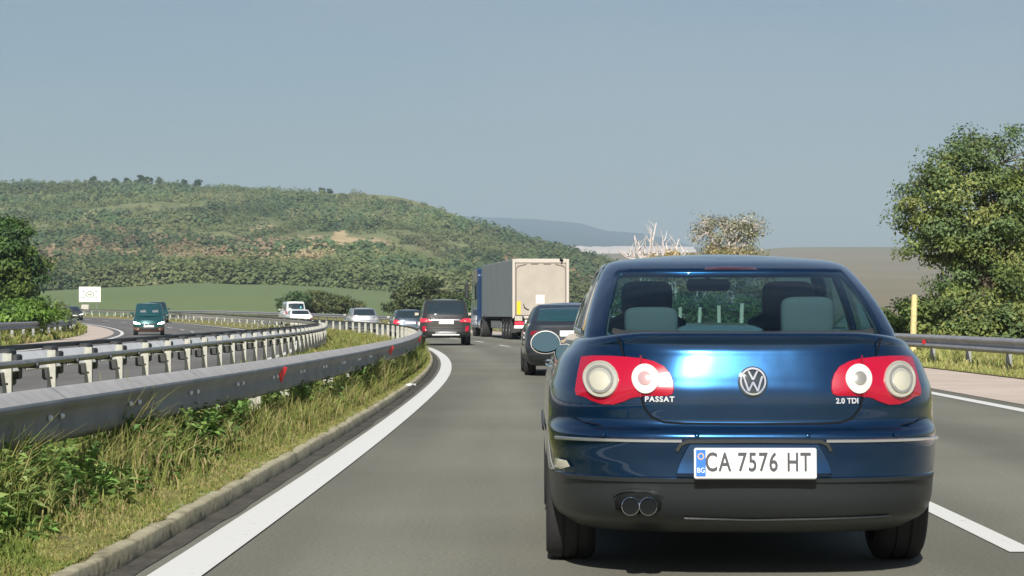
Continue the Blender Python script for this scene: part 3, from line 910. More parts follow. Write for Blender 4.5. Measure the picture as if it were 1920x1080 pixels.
weeds('broadleaf_weeds', 'lush broad leaved weeds crowding the foot of the nearest guardrail', 1500, wp_near, .085, (.12, .42), GP)
def wp_low():
    Y = 8.6 + 9 * rnd.random(); o = rnd.uniform(-2.9, -2.05) if rnd.random() < .9 else rnd.uniform(-2.1, -1.9)
    return (C(Y) + o, Y, median_z(o))
weeds('low_weeds', 'low leafy plants spreading over the median in the near corner', 520, wp_low, .075, (.05, .20), GP, (12, 26))

# ------------------------------------------------------------------ trees and bushes
def branch_pts(a, b, sag=0, n=5, wob=.06):
    a, b = Vector(a), Vector(b); L = (b - a).length; out = []
    for i in range(n):
        t = i / (n - 1)
        p = a.lerp(b, t) + Vector((0, 0, sag * L * math.sin(math.pi * t)))
        if 0 < i < n - 1: p += Vector([rnd.uniform(-1, 1) * wob * L for _ in range(3)])
        out.append(p)
    return out
def tree(name, label, cat, loc, lobes, nclump, nleaf, leaf, pal, trunk_r=.16, trunk_h=2.0, bark='bark', group=None, spread=.30, mat='foliage', limbs=9, twigs=True, asp=.5):
    root = empty(name, loc, 0, label, cat, group)
    mb = MB()
    vol = [l[3] * l[4] * l[5] for l in lobes]; tot = sum(vol)
    targets = []
    for l, v in zip(lobes, vol):
        for _ in range(max(1, round(nclump * v / tot))):
            d = Vector([rnd.gauss(0, 1) for _ in range(3)]).normalized() * rnd.random() ** .30
            targets.append(Vector((l[0] + d.x * l[3], l[1] + d.y * l[4], max(.15, l[2] + d.z * l[5]))))
    top = Vector((rnd.uniform(-.1, .1), 0, trunk_h))
    mb.tube(branch_pts((0, 0, -.2), top, 0, 5, .02), [trunk_r * (1.25 - .5 * i / 4) for i in range(5)], 9)
    nodes = []
    for i in range(limbs):
        l = lobes[i % len(lobes)]
        e = Vector((l[0] + rnd.uniform(-.45, .45) * l[3], l[1] + rnd.uniform(-.45, .45) * l[4], l[2] + rnd.uniform(-.2, .5) * l[5]))
        st = Vector((0, 0, trunk_h * rnd.uniform(.55, 1)))
        ps = branch_pts(st, e, .08, 6, .05)
        mb.tube(ps, [trunk_r * (.6 - .09 * k) for k in range(6)], 6)
        nodes += ps[2:]
    if twigs:
        for t in targets:
            nd = min(nodes, key=lambda q: (q - t).length)
            mb.tube(branch_pts(nd, t, .05, 4, .07), [trunk_r * .14, trunk_r * .10, trunk_r * .07, trunk_r * .04], 4)
    mb.build('trunk', bark, root)
    cs = []; sz = []; nm = []; tn = []
    per = max(1, nleaf // len(targets))
    for t in targets:
        c = np.array(rnd.choice(pal)) * rnd.uniform(.8, 1.25)
        p = np.clip(rs.normal(0, 1, (per, 3)), -1.9, 1.9) * np.array([spread, spread, spread * .55]) * rnd.uniform(.7, 1.25)
        out = np.array(t) - np.array((lobes[0][0], lobes[0][1], lobes[0][2] - .5)); out /= np.linalg.norm(out) + 1e-6
        nrm = p / (np.linalg.norm(p, axis=1)[:, None] + 1e-6) * .7 + out * .5 + np.array([0, 0, .5])
        cs.append(p + np.array(t)); nm.append(nrm); sz.append(np.full(per, leaf) * rs.uniform(.55, 1.3, per)); tn.append(c * rs.uniform(.75, 1.25, (per, 1)))
    if per > 0 and nleaf > 0:
        V, Fc, T = cards(np.concatenate(cs), np.concatenate(sz), np.concatenate(nm), np.concatenate(tn), asp)
        link_mesh('crown', mesh_arr('crown', V, Fc, False, tone=T), mat, root)
    return root
GR = [(.16, .22, .065), (.20, .25, .07), (.11, .165, .06), (.25, .28, .09), (.14, .21, .085)]
# big tree on the right, 65 m away
Yt = 65.0; k = Yt / F
def lob(px, py, Y0, base, dy, rx, ry, rz):      # lobe centre relative to a tree base
    x, y, z = P(px, py, Y0 + dy); return (x - base[0], dy, z - base[2], rx, ry, rz)
tb = ((1862 - 960) * k, Yt, 0)
tree('broadleaf_tree', 'large leafy green tree overhanging the right guardrail', 'tree', tb,
     [lob(1800, 400, Yt, tb, 0, 1.75, 1.8, 1.55), lob(1860, 300, Yt, tb, .2, 1.25, 1.4, .95), lob(1745, 335, Yt, tb, 0, .75, 1.0, .75), lob(1900, 480, Yt, tb, .2, 1.9, 1.6, 1.8),
      lob(1722, 405, Yt, tb, 0, .75, .7, .45), lob(1728, 462, Yt, tb, .1, .80, .8, .38), lob(1850, 560, Yt, tb, 0, 1.35, 1.4, 1.0), lob(1960, 380, Yt, tb, .3, 1.5, 1.5, 1.7),
      lob(1800, 520, Yt, tb, .4, .75, 1.2, .8), lob(1990, 560, Yt, tb, .2, 1.5, 1.2, 1.1)],
     450, 76000, .060, GR, .17, 2.4, spread=.23, limbs=30)
tb2 = (12.6, 62, 0)
tree('bush', 'low bush in the shade under the large right tree', 'bush', tb2, [lob(1850, 610, 62, tb2, 0, 1.7, .8, .65), lob(1775, 600, 62, tb2, 0, .9, .8, .75), lob(1920, 610, 62, tb2, 0, 1.2, .8, .6)],
     120, 14000, .07, GR, .05, .3, spread=.2, limbs=8, group='bushes along the right verge')
tb3 = ((1700 - 960) * 70 / F, 70, 0)
tree('bush', 'bright green bush behind the leaning wooden post', 'bush', tb3, [lob(1700, 592, 70, tb3, 0, .75, .7, .5), lob(1745, 588, 70, tb3, 0, .6, .7, .55), lob(1665, 612, 70, tb3, 0, .55, .6, .3)],
     60, 8000, .065, [(.13, .21, .05), (.15, .23, .06), (.10, .17, .05)], .04, .3, spread=.2, limbs=6, group='bushes along the right verge')
# sparse dry tree and bare shrubs behind the blue car's roof
Yd = 112.0; tb4 = (P(1370, 500, Yd)[0], Yd, 0)
tree('dry_tree', 'half bare greyish tree with thin foliage rising behind the blue car roof', 'tree', tb4,
     [lob(1360, 440, Yd, tb4, 0, 1.65, 1.3, .95), lob(1395, 425, Yd, tb4, 0, 1.1, 1.0, .7), lob(1330, 420, Yd, tb4, 0, .8, .8, .6), lob(1375, 480, Yd, tb4, 0, 1.8, 1.2, .7)],
     300, 6000, .07, [(.28, .28, .20), (.34, .33, .24), (.22, .24, .13), (.40, .37, .27)], .17, 2.6, bark='pale_bark', spread=.20, limbs=16)
def bare_shrub(label, px, Yb, w, h, n, lift=0):
    b = (P(px, 500, Yb)[0], Yb, 0); root = empty('bare_shrub', b, 0, label, 'shrub', 'bare shrubs beyond the blue car')
    mb = MB()
    for i in range(n):
        a = (i + .5) / n * 2 - 1
        e = Vector((a * w + rnd.uniform(-.2, .2), rnd.uniform(-.4, .4), h * rnd.uniform(.72, 1) * (1 - .25 * abs(a))))
        m_ = Vector((a * w * .30, rnd.uniform(-.1, .1), h * .62)); q0 = Vector((a * .25, 0, 0))
        ps = [q0, q0.lerp(m_, .55) + Vector((rnd.uniform(-.06, .06), 0, 0)), m_, m_.lerp(e, .5) + Vector((a * w * .12 + rnd.uniform(-.08, .08), 0, -.1)), e]
        mb.tube(ps, [.095, .08, .065, .05, .022], 6)
        for q in range(3):
            s = ps[2].lerp(ps[4], rnd.random()); mb.tube(branch_pts(s, s + Vector((rnd.uniform(-.45, .45), rnd.uniform(-.3, .3), rnd.uniform(.2, .6))), 0, 3), [.03, .02, .008], 4)
    mb.build('stems', 'pale_bark', root)
    return root
bare_shrub('bare pale shrub with a fan of whitish stems left of the dry tree', 1213, 110, 1.35, 6.0, 12)
bare_shrub('thin bare shrub with few whitish stems between the fan shaped shrub and the dry tree', 1262, 112, .75, 6.4, 4)
tb5 = (P(1290, 500, 108)[0], 108, 0)
tree('dry_bush', 'ochre dry bush at the foot of the bare shrubs', 'bush', tb5, [lob(1290, 487, 108, tb5, 0, 1.9, .8, .55), lob(1370, 485, 108, tb5, 0, 1.8, .8, .6), lob(1240, 520, 108, tb5, 0, 1.6, .8, .9), lob(1400, 530, 108, tb5, 0, 2.2, .8, 1.0)],
     130, 9000, .08, [(.32, .24, .08), (.26, .24, .10), (.38, .32, .18), (.20, .20, .08)], .05, .6, bark='pale_bark', spread=.22, limbs=10)
# left tree and its low bushes outside the opposite road
Yl = 112.0; tl = (P(20, 600, Yl)[0], Yl, .5)
tree('broadleaf_tree', 'dense dark green tree at the left edge of the picture', 'tree', tl,
     [lob(10, 470, Yl, tl, 0, 1.75, 1.8, 1.6), lob(45, 520, Yl, tl, 0, 1.2, 1.3, 1.0), lob(-60, 450, Yl, tl, 0, 1.8, 1.8, 1.9), lob(-20, 540, Yl, tl, 0, 2.0, 1.6, 1.2)],
     260, 30000, .12, [(.06, .12, .03), (.09, .15, .035), (.045, .09, .03), (.12, .18, .04)], .18, 2.4, spread=.32, limbs=14)
tl2 = (P(40, 600, 100)[0], 100, .45)
tree('bush', 'bright green bushes below the left tree', 'bush', tl2, [lob(20, 592, 100, tl2, 0, 1.6, 1.0, .5), lob(70, 585, 100, tl2, .5, 1.0, .8, .5), lob(-40, 590, 100, tl2, 0, 1.4, 1.0, .6)],
     90, 12000, .11, [(.14, .25, .04), (.17, .28, .05), (.10, .18, .04)], .05, .3, spread=.28, limbs=8, group='bushes by the opposite road')
tl3 = (P(105, 590, 122)[0], 122, .4)
tree('bush', 'pale greyish bush right of the left tree', 'bush', tl3, [lob(90, 588, 122, tl3, 0, .9, .7, .55), lob(112, 595, 122, tl3, 0, .5, .6, .45)],
     50, 6000, .10, [(.17, .24, .11), (.20, .26, .13), (.22, .24, .12)], .04, .3, spread=.25, limbs=6, group='bushes by the opposite road')
# bushes beyond the road in the middle
def mid(name, label, px, Yb, lobes, n, leaf, pal, gr, zb=1.0):
    b = (P(px, 590, Yb)[0], Yb, zb)
    tree(name, label, 'tree' if 'tree' in name else 'bush', b, [lob(a, c, Yb, b, 0, rx, rx * .8, rz) for (a, c, rx, rz) in lobes], max(30, n // 140), n, leaf, pal, .12, .8, spread=leaf * 2.3, limbs=7, group=gr)
OL = [(.11, .13, .045), (.14, .15, .055), (.08, .11, .04), (.10, .12, .05)]
G_ = 'dark shrubs along the far edge of the road'
mid('bush', 'dark green bush behind the white van', 552, 268, [(552, 567, 1.5, 1.1), (543, 577, 1.2, .7)], 5000, .2, [(.06, .11, .04), (.08, .13, .05)], G_)
mid('bush', 'wide olive bush between the white van and the silver car', 610, 272, [(598, 566, 2.0, 1.1), (625, 568, 1.7, 1.1), (640, 577, 1.5, .8), (585, 580, 1.5, .6)], 9000, .2, OL, G_)
mid('bush', 'small dark bush right behind the silver car roof', 668, 275, [(668, 578, 1.0, .7)], 3000, .17, OL, G_)
mid('broadleaf_tree', 'dark rounded tree above the small hatchback and the black off-roader', 795, 255, [(795, 552, 2.5, 1.7), (770, 566, 2.4, 1.2), (830, 566, 2.2, 1.2), (800, 540, 1.5, 1.0), (745, 577, 1.3, .7)], 16000, .2, [(.07, .095, .035), (.10, .12, .045), (.055, .08, .03)], None)
mid('bush', 'bright green bush between the black off-roader and the truck cab', 880, 250, [(878, 573, 1.3, 1.1), (890, 585, 1.2, .7)], 5000, .18, [(.10, .17, .05), (.08, .14, .05)], G_)
# trees that stand out on the ridge
for i, (px, hh) in enumerate([(176, 4.5), (215, 3.6), (240, 4.2), (262, 5.6), (275, 6.0), (298, 5.2), (345, 3.8), (372, 4.6), (604, 3.4), (618, 3.0)]):
    X, Y, z = hill_pt(px, .995)
    nm_ = ['lone dark tree on the ridge above the white sign', 'small tree on the ridge left of the rounded pair', 'short tree just left of the rounded pair on the ridge', 'left one of the rounded pair of trees on the ridge top',
           'right one of the rounded pair of trees on the ridge top', 'slim upright tree right of the rounded pair on the ridge', 'small tree on the ridge between the slim upright tree and a taller one', 'taller tree alone on the ridge above the oncoming green van',
           'tiny tree on the ridge above the white van, left of its twin', 'tiny tree on the ridge above the white van, right of its twin'][i]
    w = hh * (.30 if i in (5, 0) else .55)
    tree('ridge_tree', nm_, 'tree', (X, Y, z - .5), [(0, 0, hh * .62, w, w, hh * .5)], 14, 500, .7, [(.05, .085, .035)], .2, hh * .4, spread=hh * .15, limbs=3, group='trees on the ridge', mat='scrub_leaves')

# wooden post, sign, litter
mb = MB(); mb.tube([(0, 0, -.1), (.01, 0, .8), (.035, 0, 1.63)], [.085, .082, .075], 10); mb.tube([(.035, 0, 1.63), (.036, 0, 1.67)], [.075, .05], 10)
o = mb.build('wooden_post', 'wood_post', loc=(P(1712, 600, 60)[0], 60, 0)); tag(o, 'pale yellow wooden post leaning slightly behind the right guardrail', 'post')
for i, (Yp_, hh_) in enumerate(((80, 1.62), (84.6, 1.56), (89.2, 1.50), (93.4, 1.44), (97.8, 1.46))):
    mb = MB(); mb.tube([(0, 0, -.1), (.01 * (i % 3 - 1), 0, hh_ * .5), (.03 * (i % 2), 0, hh_)], [.085, .08, .075], 9)
    o = mb.build('wooden_post', 'wood_post_pale', loc=(C(Yp_) + 10.6, Yp_, 0))
    tag(o, 'pale post seen through the blue car, ' + ['rightmost', 'second from right', 'middle', 'second from left', 'leftmost'][i] + ' of five', 'post', 'pale posts behind the right guardrail')
tb6 = (P(1330, 590, 106)[0], 106, 0)
tree('bush', 'green bushes seen through the windows of the blue car', 'bush', tb6, [lob(a_, 592, 106, tb6, 0, 1.3, .8, .85) for a_ in (1150, 1205, 1265, 1330, 1395, 1450)],
     150, 14000, .085, [(.13, .21, .06), (.16, .24, .08), (.10, .17, .05)], .05, .3, spread=.26, limbs=10, group='bushes along the right verge')
def build_sign():
    Ys = 292.0; x, y, z = P(168.5, 552, Ys)
    root = empty('road_sign', (x, Ys, g(Ys)), 0, 'white rectangular sign board on poles beyond the far bend', 'sign')
    root.rotation_euler = (0, 0, .14)
    hz = z - g(Ys)
    mb = MB(); mb.box(-1.36, 1.36, -.03, .03, hz - .97, hz + .97, bev=.02); mb.build('board', 'sign_face', root)
    mb = MB()
    for s in (-.9, .9): mb.tube([(s, .08, -.3), (s, .08, hz + .8)], .06, 8)
    mb.build('poles', 'zinc_dull', root)
    mb = MB(); mb.lathe([(0, .36), (0, .52)], 'Y', (0, -.036, hz - .02), 30); mb.v = [(a * 1.15, b, hz + (c - hz) * .8) for a, b, c in mb.v]
    mb.box(-.26, .26, -.04, -.036, hz - .15, hz + .13); mb.box(-.2, .2, -.04, -.036, hz + .33, hz + .45)
    for a, c in ((-.78, .38), (.8, .38), (-.8, -.42), (.78, -.42)): mb.box(a - .13, a + .13, -.04, -.036, hz + c - .1, hz + c + .1)
    mb.build('printed_marks', 'sign_print', root, smooth=False)
    mb = MB(); mb.box(-.5, .5, -.3, .3, 0, 1.15, bev=.1)
    o = mb.build('concrete_block', 'trailer_frame', loc=(P(160, 570, 285)[0], 285, g(285) + .3)); tag(o, 'small pale concrete block under the white sign board', 'block')
build_sign()
LT = [('crumpled white paper scrap among the weeds in the near left corner', 122, 1010, .028, .02), ('flat white scrap on the turf halfway along the kerb', 770, 722, .07, .05), ('small white scrap on the weeds under the nearest rail', 172, 890, .05, .05)]
for lb, px, py, w, d in LT:
    Y = (CAMZ - .16) * F / (py - HY); x = (px - 960) * Y / F
    mb = MB(); V = [(rnd.uniform(-.01, .01) + a * w, b * d, rnd.uniform(0, .04)) for b in (-1, 0, 1) for a in (-1, -.3, .4, 1)]
    mb.add(V, [(i + j * 4, i + 1 + j * 4, i + 5 + j * 4, i + 4 + j * 4) for j in range(2) for i in range(3)])
    o = mb.build('paper_scrap', 'litter_white', smooth=False, loc=(x, Y, .145)); tag(o, lb, 'litter', 'litter on the median')

# ------------------------------------------------------------------ vehicles
class Shell:
    """a closed car body: plan outlines (flat sides, rounded tail and nose) stacked by height.
    y = 0 is the tail, y grows towards the nose."""
    def __init__(s, prof, dr=.5, df=.6, nr=2.6, nf=2.4, drop=None, crown=.02, capn=7, capshift=0, barrel=.0, midy=None):
        s.z = [p[0] for p in prof]; s.w = [p[1] for p in prof]; s.yr = [p[2] for p in prof]; s.yf = [p[3] for p in prof]
        s.dr, s.df, s.nr, s.nf, s.drop, s.crown, s.capn, s.barrel = dr, df, nr, nf, drop, crown, capn, barrel
        s.lut = {}
    def at(s, z):
        k = round(z, 5)
        if k not in s.lut:
            s.lut[k] = tuple(float(pchip(s.z, a, z)) for a in (s.w, s.yr, s.yf))
        return s.lut[k]
    def D(s, x, y, z):
        if s.drop: z = z - s.drop(x, y, z)
        return Vector((x, y, z))
    def _rear(s, x, z):
        w, yr, yf = s.at(z); q = min(abs(x) / w, .99995)
        return Vector((x, yr + s.dr * (1 - (1 - q ** s.nr) ** (1 / s.nr)), z))
    def _front(s, x, z):
        w, yr, yf = s.at(z); q = min(abs(x) / w, .99995)
        return Vector((x, yf - s.df * (1 - (1 - q ** s.nf) ** (1 / s.nf)), z))
    def sidex(s, y, z):
        w, yr, yf = s.at(z)
        if y < yr + s.dr: q = max(0, (yr + s.dr - y) / s.dr); r = w * max(0, 1 - min(1, q) ** s.nr) ** (1 / s.nr)
        elif y > yf - s.df: q = max(0, (y - yf + s.df) / s.df); r = w * max(0, 1 - min(1, q) ** s.nf) ** (1 / s.nf)
        else: r = w
        m = (y - yr) / (yf - yr) * 2 - 1
        return r * (1 - s.barrel * m * m)
    def _nrm(s, f, a, b, e=.004):
        p = f(a, b); u = f(a + e, b) - f(a - e, b); v = f(a, b + e) - f(a, b - e)
        n = u.cross(v)
        return p, (n.normalized() if n.length else Vector((0, -1, 0)))
    def rear(s, x, z, off=0):
        p, n = s._nrm(s._rear, x, z)
        if n.y > 0: n = -n
        q = p + n * off
        return s.D(*q)
    def front(s, x, z, off=0):
        p, n = s._nrm(s._front, x, z)
        if n.y < 0: n = -n
        return s.D(*(p + n * off))
    def side(s, sg, y, z, off=0):
        f = lambda a, b: Vector((sg * s.sidex(a, b), a, b))
        p, n = s._nrm(f, y, z)
        if n.x * sg < 0: n = -n
        return s.D(*(p + n * off))
    def outline(s, z, na=14, nsd=26):
        w, yr, yf = s.at(z)
        pts = []
        for i in range(na):
            a = (i / na) * math.pi / 2; q = math.sin(a) ** (2 / s.nr) if a else 0
            pts.append((w * q, yr + s.dr * (1 - (1 - min(.99999, q) ** s.nr) ** (1 / s.nr))))
        for i in range(nsd + 1): 
            y = yr + s.dr + (yf - s.df - yr - s.dr) * i / nsd; pts.append((w, y))
        for i in range(na - 1, -1, -1):
            a = (i / na) * math.pi / 2; q = math.sin(a) ** (2 / s.nf) if a else 0
            pts.append((w * q, yf - s.df * (1 - (1 - min(.99999, q) ** s.nf) ** (1 / s.nf))))
        out = []
        for (x, y) in pts:
            m = (y - yr) / (yf - yr) * 2 - 1; out.append((x * (1 - s.barrel * m * m), y))
        return out + [(-x, y) for (x, y) in out[-2:0:-1]]
    def mesh(s, zs, na=14, nsd=26, cap=True, bottom=True):
        V = []; fs = []; ol = None
        for z in zs:
            ol = s.outline(z, na, nsd)
            for (x, y) in ol: V.append(s.D(x, y, z))
        n = len(ol)
        for i in range(len(zs) - 1):
            for j in range(n): fs.append((i*n+j, i*n+(j+1) % n, i*n+n+(j+1) % n, i*n+n+j))
        if cap:
            w, yr, yf = s.at(zs[-1]); b = (len(zs) - 1) * n; z = zs[-1]
            # close with an arched lid: every ring is the outline pulled towards the middle line
            for k in range(1, s.capn + 1):
                t = 1 - k / s.capn; h = z + s.crown * (1 - t * t)
                for (x, y) in ol:
                    yc = (yr + yf) / 2 + (y - (yr + yf) / 2) * (1 - .10 * (1 - t)) if s.capn > 3 else y
                    mm = min(1, abs((y - (yr + yf) / 2) / ((yf - yr) / 2)))
                    V.append(s.D(x * max(t, .001), yc, z + s.crown * (1 - t * t) * (1 - mm ** 2.2) * (.35 + .65 * (1 - mm ** 2.2)) if s.capn > 3 else h))
                a = b + (k - 1) * n; c = b + k * n
                for j in range(n): fs.append((a+j, a+(j+1) % n, c+(j+1) % n, c+j))
            last = b + s.capn * n
            m = n // 2
            # stitch the two halves of the collapsed middle line
            for j in range(1, m): 
                a1, a2 = last + j, last + j + 1
                c1, c2 = last + (n - j) % n, last + (n - j - 1) % n
                if j + 1 <= m - 0 and a2 != c2: fs.append((a1, a2, c2, c1))
            if s.capn: fs.append((last, last + 1, last + n - 1))
        if bottom: fs.append(tuple(range(n))[::-1])
        return V, fs
def star_patch(name, mapf, poly, c, mat, parent, off=.004, puff=.01, rings=6, base=.001, seg=1, sharp=40, back=True):
    """a lens / panel laid on a body surface; poly is a closed outline in surface coordinates"""
    pts = []
    for i in range(len(poly)):
        a, b = poly[i], poly[(i + 1) % len(poly)]
        for k in range(seg): pts.append((a[0] + (b[0] - a[0]) * k / seg, a[1] + (b[1] - a[1]) * k / seg))
    n = len(pts); V = []; fs = []
    V += [mapf(p[0], p[1], base) for p in pts]
    for k in range(rings):
        t = 1 - k / rings; o = off + puff * (1 - t * t)
        sh = .985 if k == 0 else t * .985
        V += [mapf(c[0] + (p[0] - c[0]) * sh, c[1] + (p[1] - c[1]) * sh, o) for p in pts]
    V.append(mapf(c[0], c[1], off + puff))
    for k in range(rings):
        for j in range(n): fs.append((k*n+j, k*n+(j+1) % n, (k+1)*n+(j+1) % n, (k+1)*n+j))
    L = len(V) - 1
    for j in range(n): fs.append((rings*n+j, rings*n+(j+1) % n, L))
    return fix_open(link_mesh(name, mesh_arr(name, V, fs, True, sharp=sharp), mat, parent), mapf, c)
def fix_open(o, mapf, c):
    """point the faces away from the body"""
    a = mapf(c[0], c[1], 0); b = mapf(c[0], c[1], .05); d = (b - a)
    me = o.data; s = sum(p.normal.dot(d) * p.area for p in me.polygons)
    if s < 0:
        me.flip_normals()
    return o
def circ(cx, cz, rx, rz=None, n=28):
    rz = rz or rx
    return [(cx + rx * math.cos(2*math.pi*i/n), cz + rz * math.sin(2*math.pi*i/n)) for i in range(n)]
def ring_patch(name, mapf, cx, cz, r0, r1, mat, parent, off=.006, h=.004, n=32):
    V = []; fs = []
    for (r, o) in ((r1, off), (r1 * .99, off + h), (r0 * 1.02, off + h), (r0, off)):
        for i in range(n): V.append(mapf(cx + r * math.cos(2*math.pi*i/n), cz + r * math.sin(2*math.pi*i/n), o))
    for k in range(3):
        for j in range(n): fs.append((k*n+j, k*n+(j+1) % n, (k+1)*n+(j+1) % n, (k+1)*n+j))
    return fix_open(link_mesh(name, mesh_arr(name, V, fs, True, sharp=40), mat, parent), mapf, (cx, cz))
def ribbon(name, mapf, path, width, mat, parent, off=.002, h=0, mb=None):
    """thin strip along a path on a surface"""
    P_ = []
    for i in range(len(path) - 1):
        a, b = path[i], path[i + 1]; n = max(1, int(math.dist(a, b) / .03))
        for k in range(n): P_.append((a[0] + (b[0] - a[0]) * k / n, a[1] + (b[1] - a[1]) * k / n))
    P_.append(path[-1]); V = []; fs = []
    for i, p in enumerate(P_):
        a = P_[max(0, i - 1)]; b = P_[min(len(P_) - 1, i + 1)]
        d = (b[0] - a[0], b[1] - a[1]); L = math.hypot(*d) or 1; nx, nz = -d[1] / L * width / 2, d[0] / L * width / 2
        V += [mapf(p[0] + nx, p[1] + nz, off), mapf(p[0] + nx * .6, p[1] + nz * .6, off + h), mapf(p[0] - nx * .6, p[1] - nz * .6, off + h), mapf(p[0] - nx, p[1] - nz, off)]
    for i in range(len(P_) - 1):
        for k in range(3): fs.append((4*i+k, 4*i+k+1, 4*i+k+5, 4*i+k+4))
    if mb is not None: mb.add(V, fs); return None
    return fix_open(link_mesh(name, mesh_arr(name, V, fs, True, sharp=40), mat, parent), mapf, P_[len(P_) // 2])
def wheel(parent, x, y, r, w, spokes=7):
    """tyre with a shaped shoulder and tread grooves, spoked rim"""
    root = empty('wheel', (x, y, r)); root.parent = parent
    mb = MB(); h = w / 2
    mb.lathe([(-h * .8, r * .66), (-h, r * .74), (-h, r * .88), (-h * .86, r * .97), (-h * .6, r * .995), (-h * .35, r), (-h * .33, r * .975), (-h * .25, r * .975), (-h * .23, r), (0, r), (h * .23, r), (h * .25, r * .975), (h * .33, r * .975), (h * .35, r), (h * .6, r * .995), (h * .86, r * .97), (h, r * .88), (h, r * .74), (h * .8, r * .66)], 'X', n=40, closed=True)
    fix_normals(mb.build('tyre', 'tyre', root, sharp=50))
    mb = MB(); sg = 1 if x > 0 else -1
    mb.lathe([(-h * .75, r * .67), (-h * .7, r * .60), (h * .7, r * .60), (h * .75, r * .67)], 'X', n=32)
    mb.lathe([(sg * h * .2, .001), (sg * h * .2, r * .6)], 'X', n=24)
    for k in range(spokes):
        a = 2 * math.pi * k / spokes; M = Matrix.Rotation(a, 4, 'X')
        mb.box(sg * h * .45, sg * h * .70, -r * .07, r * .07, r * .05, r * .62, M=M) if sg > 0 else mb.box(-h * .70, -h * .45, -r * .07, r * .07, r * .05, r * .62, M=M)
    mb.lathe([(sg * h * .5, r * .17), (sg * h * .78, r * .14), (sg * h * .8, .001)], 'X', n=18)
    fix_normals(mb.build('rim', 'rim', root, sharp=35))
    return root
def cut_arches(o, centres, rad, wid, x_half):
    """real wheel arches: cylinders taken out of the body shell"""
    mb = MB()
    for (x, y) in centres:
        sg = 1 if x > 0 else -1
        a, b = sorted((sg * (x_half - wid), sg * (x_half + .3)))
        mb.lathe([(a, .001), (a, rad), (b, rad), (b, .001)], 'X', (0, y, rad * .92), 32)
    cut = fix_normals(mb.build('cutter', 'under_dark', smooth=False))
    m = o.modifiers.new('b', 'BOOLEAN'); m.operation = 'DIFFERENCE'; m.object = cut; m.solver = 'EXACT'
    bpy.context.view_layer.update()
    dg = bpy.context.evaluated_depsgraph_get()
    me = bpy.data.meshes.new_from_object(o.evaluated_get(dg))
    o.modifiers.clear()
    if len(me.polygons) > 50:
        o.data = me
        me.set_sharp_from_angle(angle=R(28))
    bpy.data.objects.remove(cut)
    return o
def text_obj(name, body, size, mat, parent, loc, rot, sx=1.0, extrude=.002, bold=0, align='CENTER', spacing=1.0):
    cu = bpy.data.curves.new(name, 'FONT'); cu.body = body; cu.size = size; cu.extrude = extrude; cu.offset = bold
    cu.align_x = align; cu.align_y = 'CENTER'; cu.space_character = spacing
    ob = bpy.data.objects.new(name, cu); COL.objects.link(ob)
    bpy.context.view_layer.update()
    me = bpy.data.meshes.new_from_object(ob.evaluated_get(bpy.context.evaluated_depsgraph_get()))
    bpy.data.objects.remove(ob)
    me.materials.clear(); me.name = name
    o = link_mesh(name, me, mat, parent, loc, rot); o.scale = (sx, 1, 1)
    return o

